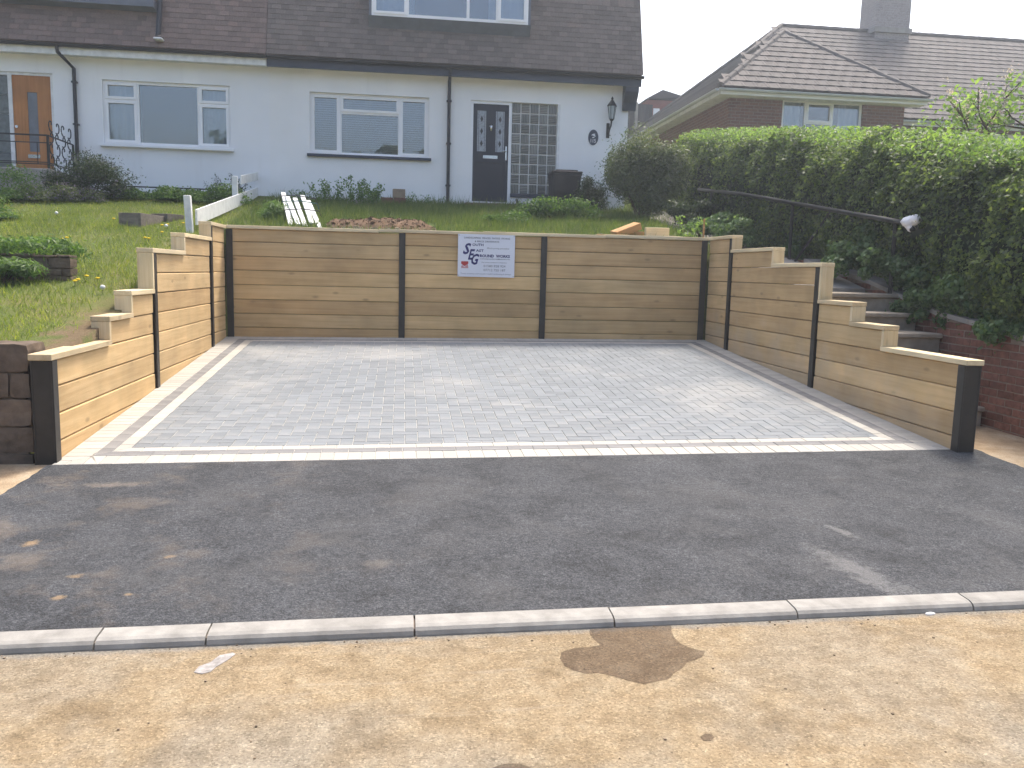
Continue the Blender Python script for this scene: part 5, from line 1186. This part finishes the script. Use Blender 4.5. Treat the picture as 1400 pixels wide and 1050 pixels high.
def airy(name, px0, px1, py0, py1, Y, n, leaf, mat, label, nst=14, cat='shrub', group=None, lw=.006, twig='stem', flower=None):
    """upright thin stems with leaves along them"""
    a, b = atY(px0, py1, Y), atY(px1, py1, Y); zt = atY((px0 + px1) / 2, py0, Y).z; base = gz((a.x + b.x) / 2, Y); e = thing(name, ((a.x + b.x) / 2, Y, base), label, cat, group); m = MB(); P = []; N = []; FP = []
    for k in range(nst):
        x = random.uniform(a.x, b.x); y = Y + random.uniform(-.25, .25); h = (zt - base) * random.uniform(.55, 1.05) * (1 - .35 * abs((x - (a.x + b.x) / 2) / ((b.x - a.x) / 2)) ** 2); g0 = gz(x, y); pts = [Vector((x, y, g0 - .05))]
        lean = Vector((random.uniform(-.2, .2), random.uniform(-.15, .15), 0))
        for s in range(1, 5): pts.append(Vector((x, y, g0)) + Vector((lean.x * (s / 4) ** 2, lean.y * (s / 4) ** 2, h * s / 4)))
        m.tube(pts, [lw, lw, lw * .8, lw * .6, lw * .4], 4)
        for _ in range(n // nst):
            s = random.uniform(.15, 1) * 4; i = min(3, int(s)); p = pts[i].lerp(pts[i + 1], s - i); P.append(tuple(p + Vector((random.gauss(0, .035), random.gauss(0, .035), random.gauss(0, .02))))); N.append((random.gauss(0, 1), random.gauss(0, 1), .8))
        FP.append(tuple(pts[-1]))
    m.build('stems', twig, e, kind='stuff'); fol('foliage', np.array(P), np.array(N), leaf[0], leaf[1], mat, e)
    if flower:
        f = np.repeat(np.array(FP), 14, 0) + RNG.normal(0, .03, (len(FP) * 14, 3)); fol('flowers', f, RNG.normal(0, 1, f.shape), .03, .02, flower, e)
    return e
cc = H(883, 243, 15.9); bush('conifer_bush', (cc.x, 15.9, cc.z), (.82, .7, .86), 24000, (.07, .024), 'conifer', 'large rounded dull green evergreen bush at the house corner', clumps=22, stems=9, up=.6)
cc = H(808, 262, 16.6); bush('evergreen_shrub', (cc.x, 16.6, cc.z), (.40, .4, .44), 5000, (.05, .02), 'shrubd', 'small dark clipped evergreen shrub beside the black bin', clumps=12)
cc = H(760, 290, 15.3); bush('weed_clump', (cc.x, 15.3, cc.z), (.8, .5, .30), 6000, (.06, .03), 'weed', 'bright green leafy weed clump on the bank below the bin', clumps=16)
cc = H(690, 297, 14.3); bush('weed_clump', (cc.x, 14.3, cc.z - .05), (.5, .4, .16), 2600, (.06, .02), 'weed', 'low leafy weed clump on the bank above the sign', clumps=12)
airy('garden_shrub', 432, 520, 240, 278, 16.6, 1500, (.055, .03), 'weed', 'airy upright leafy shrub against the white wall below the window', 22)
airy('twiggy_shrub', 284, 340, 236, 268, 16.7, 500, (.04, .02), 'shrubd', 'sparse twiggy dark shrub behind the white rail fence', 26, twig='bark')
airy('tall_weed', 555, 604, 262, 280, 17.0, 160, (.05, .02), 'weed', 'few thin tall weeds against the wall beside the downpipe', 7)
airy('tall_weed', 395, 432, 258, 284, 16.2, 260, (.05, .022), 'weed', 'straggly weeds between the white boards and the airy shrub', 10)
airy('pale_sapling', 925, 950, 296, 322, 12.9, 130, (.07, .035), 'lilac', 'small pale green sapling beside the thin wooden stake', 5)
cc = H(960, 306, 13.4); bush('grass_tuft', (cc.x, 13.4, cc.z - .02), (.35, .3, .16), 1600, (.10, .016), 'weed', 'tuft of weeds near the right corner of the back wall', clumps=9)
cc = H(122, 260, 15.8); bush('mixed_shrub', (cc.x, 15.8, cc.z), (.82, .6, .58), 11000, (.06, .02), 'shrubd', 'dark mixed garden shrub with dusty purple flowers by the downpipe', clumps=16, stems=10, mat2=('purple', .10, .03))
cc = H(85, 276, 15.2); bush('lavender_bush', (cc.x, 15.2, cc.z - .05), (.7, .4, .36), 5600, (.05, .018), 'conifer', 'low grey purple flowering bush at the lawn edge', clumps=12, mat2=('purple', .3, .03))
cc = H(28, 268, 15.4); bush('leafy_bush', (cc.x, 15.4, cc.z - .05), (.75, .5, .46), 7000, (.06, .025), 'weed', 'yellow green leafy bush below the concrete landing', clumps=12)
cc = H(10, 300, 13.0); bush('leafy_bush', (cc.x - .1, 13.0, cc.z - .05), (.6, .5, .46), 5200, (.08, .02), 'weed', 'tall green strap-leaved bush at the lawn edge beyond the ruined wall', clumps=12)
for k, (px, w_) in enumerate(((190, .55), (238, .55), (290, .6))):
    cc = H(px, 276, 16.0); bush('border_plant', (cc.x, 16.0, cc.z - .03), (w_ * 1.2, .6, .34), 6000, (.06, .028), 'weed', ('leafy green border plants under the low black rail near the dark shrub', 'leafy green border plants under the middle of the low black rail', 'leafy green border plants between the low black rail and white fence')[k], 'plants', 'border plants', clumps=12)
cc = Vector((lwp.x - .55, lwp.y + .35, gz(lwp.x, lwp.y) + .34)); bush('weed_clump', (cc.x + .05, cc.y - .05, cc.z - .06), (.75, .5, .24), 5200, (.075, .018), 'weed', 'leafy weeds growing over the low ruined wall on the lawn', clumps=12)
cc = H(374, 289, 13.9); bush('grass_mound', (cc.x, 13.9, cc.z - .04), (.34, .5, .25), 4200, (.13, .010), 'weed', 'mound of long grass beside the bundle of white boards', clumps=14, up=1.2)
for k, (px, py, Y, lab) in enumerate(((985, 312, 13.6, 'dark weeds between the wooden stake and the hedge'), (945, 292, 15.0, 'dark undergrowth at the foot of the evergreen bush by the hedge'), (1010, 318, 12.9, 'weeds behind the top step of the right sleeper wall'))):
    cc = atY(px, py, Y); bush('undergrowth', (cc.x, Y, cc.z), (.5, .4, .26), 3000, (.06, .035), 'ivy' if k != 1 else 'shrubd', lab, 'plants', 'undergrowth near the hedge', clumps=10)
cc = Vector((lwp.x - .5, lwp.y - .2, gz(lwp.x, lwp.y) + .1)); bush('weed_clump', (cc.x, cc.y, cc.z), (.5, .25, .16), 2600, (.09, .014), 'weed', 'long grassy weeds against the foot of the low ruined wall', clumps=10, up=1.0)
# ivy along hedge foot
for k, (px, py, X, r_) in enumerate(((1150, 358, 5.45, .34), (1230, 372, 5.62, .36), (1268, 398, 5.70, .34), (1290, 425, 5.76, .26), (1345, 438, 5.80, .30), (1185, 330, 5.72, .36), (1075, 345, 5.66, .32), (1040, 330, 5.66, .30), (1300, 405, 5.62, .42), (1250, 420, 5.60, .26), (1370, 448, 5.66, .30), (1200, 362, 5.5, .30))):
    p = atX(px, py, X); bush('ivy_clump', (p.x, p.y, p.z), (.22, r_ * 1.1, r_ * .8), 1500, (.062, .05), 'ivy', ('ivy spilling onto the top garden step', 'ivy hanging from the hedge over the steps', 'ivy at the top edge of the brick wall', 'ivy draping over the brick coping', 'ivy on the wall coping near its street end', 'ivy climbing the hedge face behind the rail end', 'ivy at the hedge foot by the rail brace', 'ivy at the hedge foot by the middle rail post', 'thick ivy bulging out above the brick wall', 'ivy trailing down beside the middle step', 'ivy tumbling over the coping behind the end post', 'ivy spreading on the landing above the steps')[k], 'ivy', 'ivy along the hedge foot', clumps=10, stems=0, base=p.z - r_ * .9)

# lilac tree on the right
def tree(px, Y, label):
    random.seed(33); b = atY(px, 215, Y); base = gz(b.x, Y); e = thing('lilac_tree', (b.x, Y, base), label, 'tree'); m = MB(); tips = []
    def grow(p, d, L, r, lv):
        q_ = p + d * L; mid = (p + q_) / 2 + Vector((random.uniform(-.06, .06), random.uniform(-.06, .06), 0)) * L; m.tube([p, mid, q_], [r, r * .85, r * .7], 7)
        if lv == 0: tips.append(q_); return
        if lv < 3: tips.append(q_)
        for _ in range(3):
            nd = (d + Vector((random.gauss(-.05, .5), random.gauss(0, .5), random.gauss(.05, .25)))).normalized(); grow(q_, nd, L * random.uniform(.6, .8), r * .62, lv - 1)
    grow(Vector((b.x, Y, base - .1)), Vector((.0, 0, 1)), 1.15, .06, 4)
    m.build('trunk', 'bark', e)
    T = np.array([tuple(t) for t in tips]); k = 15; P = np.repeat(T, k, 0) + RNG.normal(0, .10, (len(T) * k, 3)); fol('crown', P, RNG.normal(0, 1, P.shape) + np.array([0, 0, .6]), .085, .055, 'lilac', e)
    S = T[RNG.random(len(T)) < .3]; P = np.repeat(S, 40, 0); P = P + RNG.normal(0, 1, P.shape) * np.array([.04, .04, .09]) + np.array([0, 0, .1]); fol('blossom', P, RNG.normal(0, 1, P.shape), .03, .026, 'blossom', e)
tree(1428, 10.8, 'lilac tree with pale blossom rising behind the hedge')

# grass
def scatter(n, x0, x1, y0, y1, dens=None):
    X = RNG.uniform(x0, x1, n); Y = RNG.uniform(y0, y1, n); keep = np.ones(n, bool)
    if dens is not None: keep = np.array([RNG.random() < dens(a, b) for a, b in zip(X, Y)])
    X, Y = X[keep], Y[keep]; return np.array([(a, b, gz(a, b) - .004) for a, b in zip(X, Y)])
def dl(x, y):
    bare = 1 - .95 * min(1, 1.7 * max(0, 1 - abs(x + 2.65) / .30)) * (1 if y < 8.6 else .3); return bare * (.45 + .9 * max(0, mnoise.noise(Vector((x * 1.1, y * 1.1, 2))) + .35))
P1 = scatter(95000, -9, LEFT - .15, 6.6, 16.5, dl); G1 = blades(P1, .055, .008, .5)
P2 = scatter(9000, -9, LEFT - .15, 6.6, 13, lambda x, y: 1 if mnoise.noise(Vector((x * .9, y * .9, 8))) > .2 else .12); G2 = blades(P2, .12, .009, .45)
V, F = merge([G1, G2]); tag(link('lawn_grass', arr_mesh('lawn_grass', V, F), 'grass', kind='stuff'), 'short mown lawn grass on the slope left of the bay', 'grass')
P3 = scatter(34000, LEFT - .1, 4.6, BACK + .2, 17.4, lambda x, y: 0.05 if (-1.15 < x < .5 and 12.7 < y < 14.0) else 1); G3 = blades(P3, .10, .010, .45)
P4 = scatter(9000, LEFT, 4.6, 12.9, 17.4, lambda x, y: 0.0 if (-1.2 < x < .55 and y < 14.1) else (1 if mnoise.noise(Vector((x, y, 4))) > .0 else .2)); G4 = blades(P4, .19, .012, .35)
P5 = scatter(9000, 4.6, 7.5, 13, 22); G5 = blades(P5, .12, .012, .4)
V, F = merge([G3, G4, G5]); MAT['bank'] = leaf_mat('rough bank grass', [(.06, .10, .028), (.10, .15, .04), (.18, .20, .07)], .4); tag(link('bank_grass', arr_mesh('bank_grass', V, F), 'bank', kind='stuff'), 'longer rough grass on the bank between the wall and the house', 'grass')

# dandelions and seed heads
def flower(px, py, mat, k):
    p = G(px, py + 5); h = max(.06, min(.16, atY(px, py, p.y).z - p.z)); e = thing('dandelion' if mat == 'yellow' else 'seed_head', (p.x, p.y, p.z), ('yellow dandelion in the grass ' + ('just behind the low ruined wall' if k < 3 else 'just in front of the low ruined wall' if k < 7 else 'beside the stepped sleeper wall' if k < 9 else 'beside the raised beds' if k < 13 else 'on the open lawn far from the walls') if mat == 'yellow' else 'white dandelion seed head ' + ('beside the raised beds', 'in front of the purple flowering bush', 'on the lawn near the stepped sleeper wall')[k]), 'flower', 'dandelions in the lawn' if mat == 'yellow' else 'seed heads in the lawn')
    MB().tube([(p.x, p.y, p.z - .03), (p.x + .005, p.y, p.z + h)], .003, 5).build('stalk', 'stem', e)
    if mat == 'yellow': MB().lathe((p.x + .005, p.y, p.z + h - .004), [(.006, 0), (.024, .010), (.021, .016), (.008, .02)], 10).build('head', mat, e)
    else: MB().lathe((p.x + .005, p.y, p.z + h - .01), [(.008, 0), (.022, .012), (.026, .024), (.02, .038), (.008, .046)], 10).build('head', mat, e)
for k, (px, py) in enumerate(((84, 329), (91, 327), (85, 340), (106, 386), (102, 388), (118, 381), (133, 384), (198, 327), (203, 328), (221, 319), (221, 309), (229, 308), (250, 306), (155, 300))): flower(px, py, 'yellow', k)
for k, (px, py) in enumerate(((227, 311), (77, 293), (140, 398))): flower(px, py, 'fluff', k)

# ------------------------------------------------------------------ road litter and grit
rnd = random.Random(3); m = MB()
for _ in range(260):
    x = rnd.uniform(-3, 5); y = rnd.uniform(1.3, 3.42 + .033 * x) if rnd.random() < .6 else y_kerb(x) - abs(rnd.gauss(0, .05)); s = rnd.uniform(.0015, .0042)
    rough(m, x - s, x + s, y - s, y + s, .010, .012 + s * 1.1, s * .4, (2, 2, 2))
tag(m.build('road_grit', simple('grit', (.22, .17, .12), .9, .1, .3, 9, .2, island=True, rvar=.4), None, kind='stuff'), 'scattered grit and small stones on the tan road', 'grit')
def patch(pts, z, name, mat, label, cat):
    V = [tuple(atZ(px, py, z)) for px, py in pts]; n_ = len(V); m = MB(); m.add(V + [(v[0], v[1], .011) for v in V], [tuple(range(n_))] + [(i, (i + 1) % n_, n_ + (i + 1) % n_, n_ + i) for i in range(n_)]); return ob(name, m, mat, label, cat, V[0])
patch([(265, 919), (272, 911), (288, 905), (300, 896), (318, 892), (322, 894), (310, 903), (296, 911), (288, 918), (276, 921)], .0145, 'grey_scrap', simple('grey mortar smear', (.30, .28, .26), .9, .1, .35, 30, .4), 'thin grey mortar scrap stuck on the tan road near the kerb', 'scrap')
patch([(784, 851), (791, 851), (791, 856), (784, 856)], .024, 'litter_scrap', simple('mint green plastic', (.30, .50, .42), .5, .3, .05, 5, 0), 'tiny mint green litter scrap at the foot of the kerb', 'litter')
patch([(1265, 838), (1272, 836.5), (1279, 838), (1274, 839.5), (1267, 839.5)], .018, 'paper_scrap', 'upvc', 'tiny white paper scrap on the road by the kerb', 'litter')

def damp(pts, name, label, amp=.007):
    C = [atZ(px, py, .0132) for px, py in pts]; V = []
    for i in range(len(C)):
        a, b = C[i], C[(i + 1) % len(C)]; k = max(2, int((b - a).length / .012))
        for q_ in range(k):
            p = a.lerp(b, q_ / k); d = Vector(mnoise.noise_vector(p * 14)) * amp + Vector(mnoise.noise_vector(p * 45)) * amp * .45; V.append((p.x + d.x, min(p.y + d.y, y_kerb(p.x) - .004), .0132))
    me = bpy.data.meshes.new(name); me.from_pydata(V, [], [tuple(range(len(V)))]); fixn(me)
    if me.polygons[0].normal.z < 0: me.flip_normals()
    tag(link(name, me, 'damp'), label, 'damp patch', kind='structure')
c6 = lambda L: [(560 + x / 2.5, 700 + y / 2.5) for x, y in L]
damp(c6([(620, 400), (700, 388), (760, 382), (890, 386), (905, 430), (930, 452), (965, 466), (1008, 476), (1002, 494), (955, 510), (918, 545), (885, 570), (800, 588), (740, 572), (700, 560), (640, 548), (600, 550), (560, 540), (528, 522), (513, 500), (517, 480), (560, 466), (610, 462), (655, 455), (632, 436), (618, 420)]), 'damp_patch', 'large dark damp patch on the tan road against the kerb')
damp(c6([(995, 770), (1010, 757), (1032, 758), (1042, 770), (1030, 782), (1005, 783)]), 'damp_spot', 'small round dark spot on the tan road', .004)
damp(c6([(280, 876), (320, 862), (370, 860), (415, 872), (400, 900), (300, 900)]), 'damp_spot', 'dark damp spot where the road is cut by the frame edge'.replace(' where the road is cut by the frame edge', ' on the tan road facing the sign'), .006)

# wood on the far side of the street, behind the viewer (it shows in the window panes)
n = 9000; X = RNG.uniform(-45, 45, n); top = np.array([9.2 + 2.4 * mnoise.noise(Vector((x * .16, 3, 0))) + 1.0 * mnoise.noise(Vector((x * .6, 8, 0))) for x in X]); Z = top * RNG.random(n) ** .6
P = np.stack([X, -24 + RNG.normal(0, 1.2, n), Z], 1); V, F = leaves(P, np.tile([0, 1., .4], (n, 1)), 1.0, .7, .6)
tag(link('far_wood', arr_mesh('far_wood', V, F), 'shrubd', kind='stuff'), 'dark mass of trees across the street', 'wood')

# added volume, imitates lens glare as a thin haze
hz = NM('glare_haze'); hz.t.nodes.remove(hz.b); pvn = hz.n('ShaderNodeVolumePrincipled'); pvn.inputs['Color'].default_value = (.84, .92, 1, 1); pvn.inputs['Density'].default_value = .0029; pvn.inputs['Anisotropy'].default_value = .55
hz.l(pvn.outputs[0], hz.t.nodes['Material Output'].inputs['Volume'])
tag(MB().box(-550, 550, -450, 650, -1.3, 14.0).build('glare_haze', hz.m), 'thin bright haze added over the whole scene to imitate lens glare', 'glare_haze', kind='stuff')
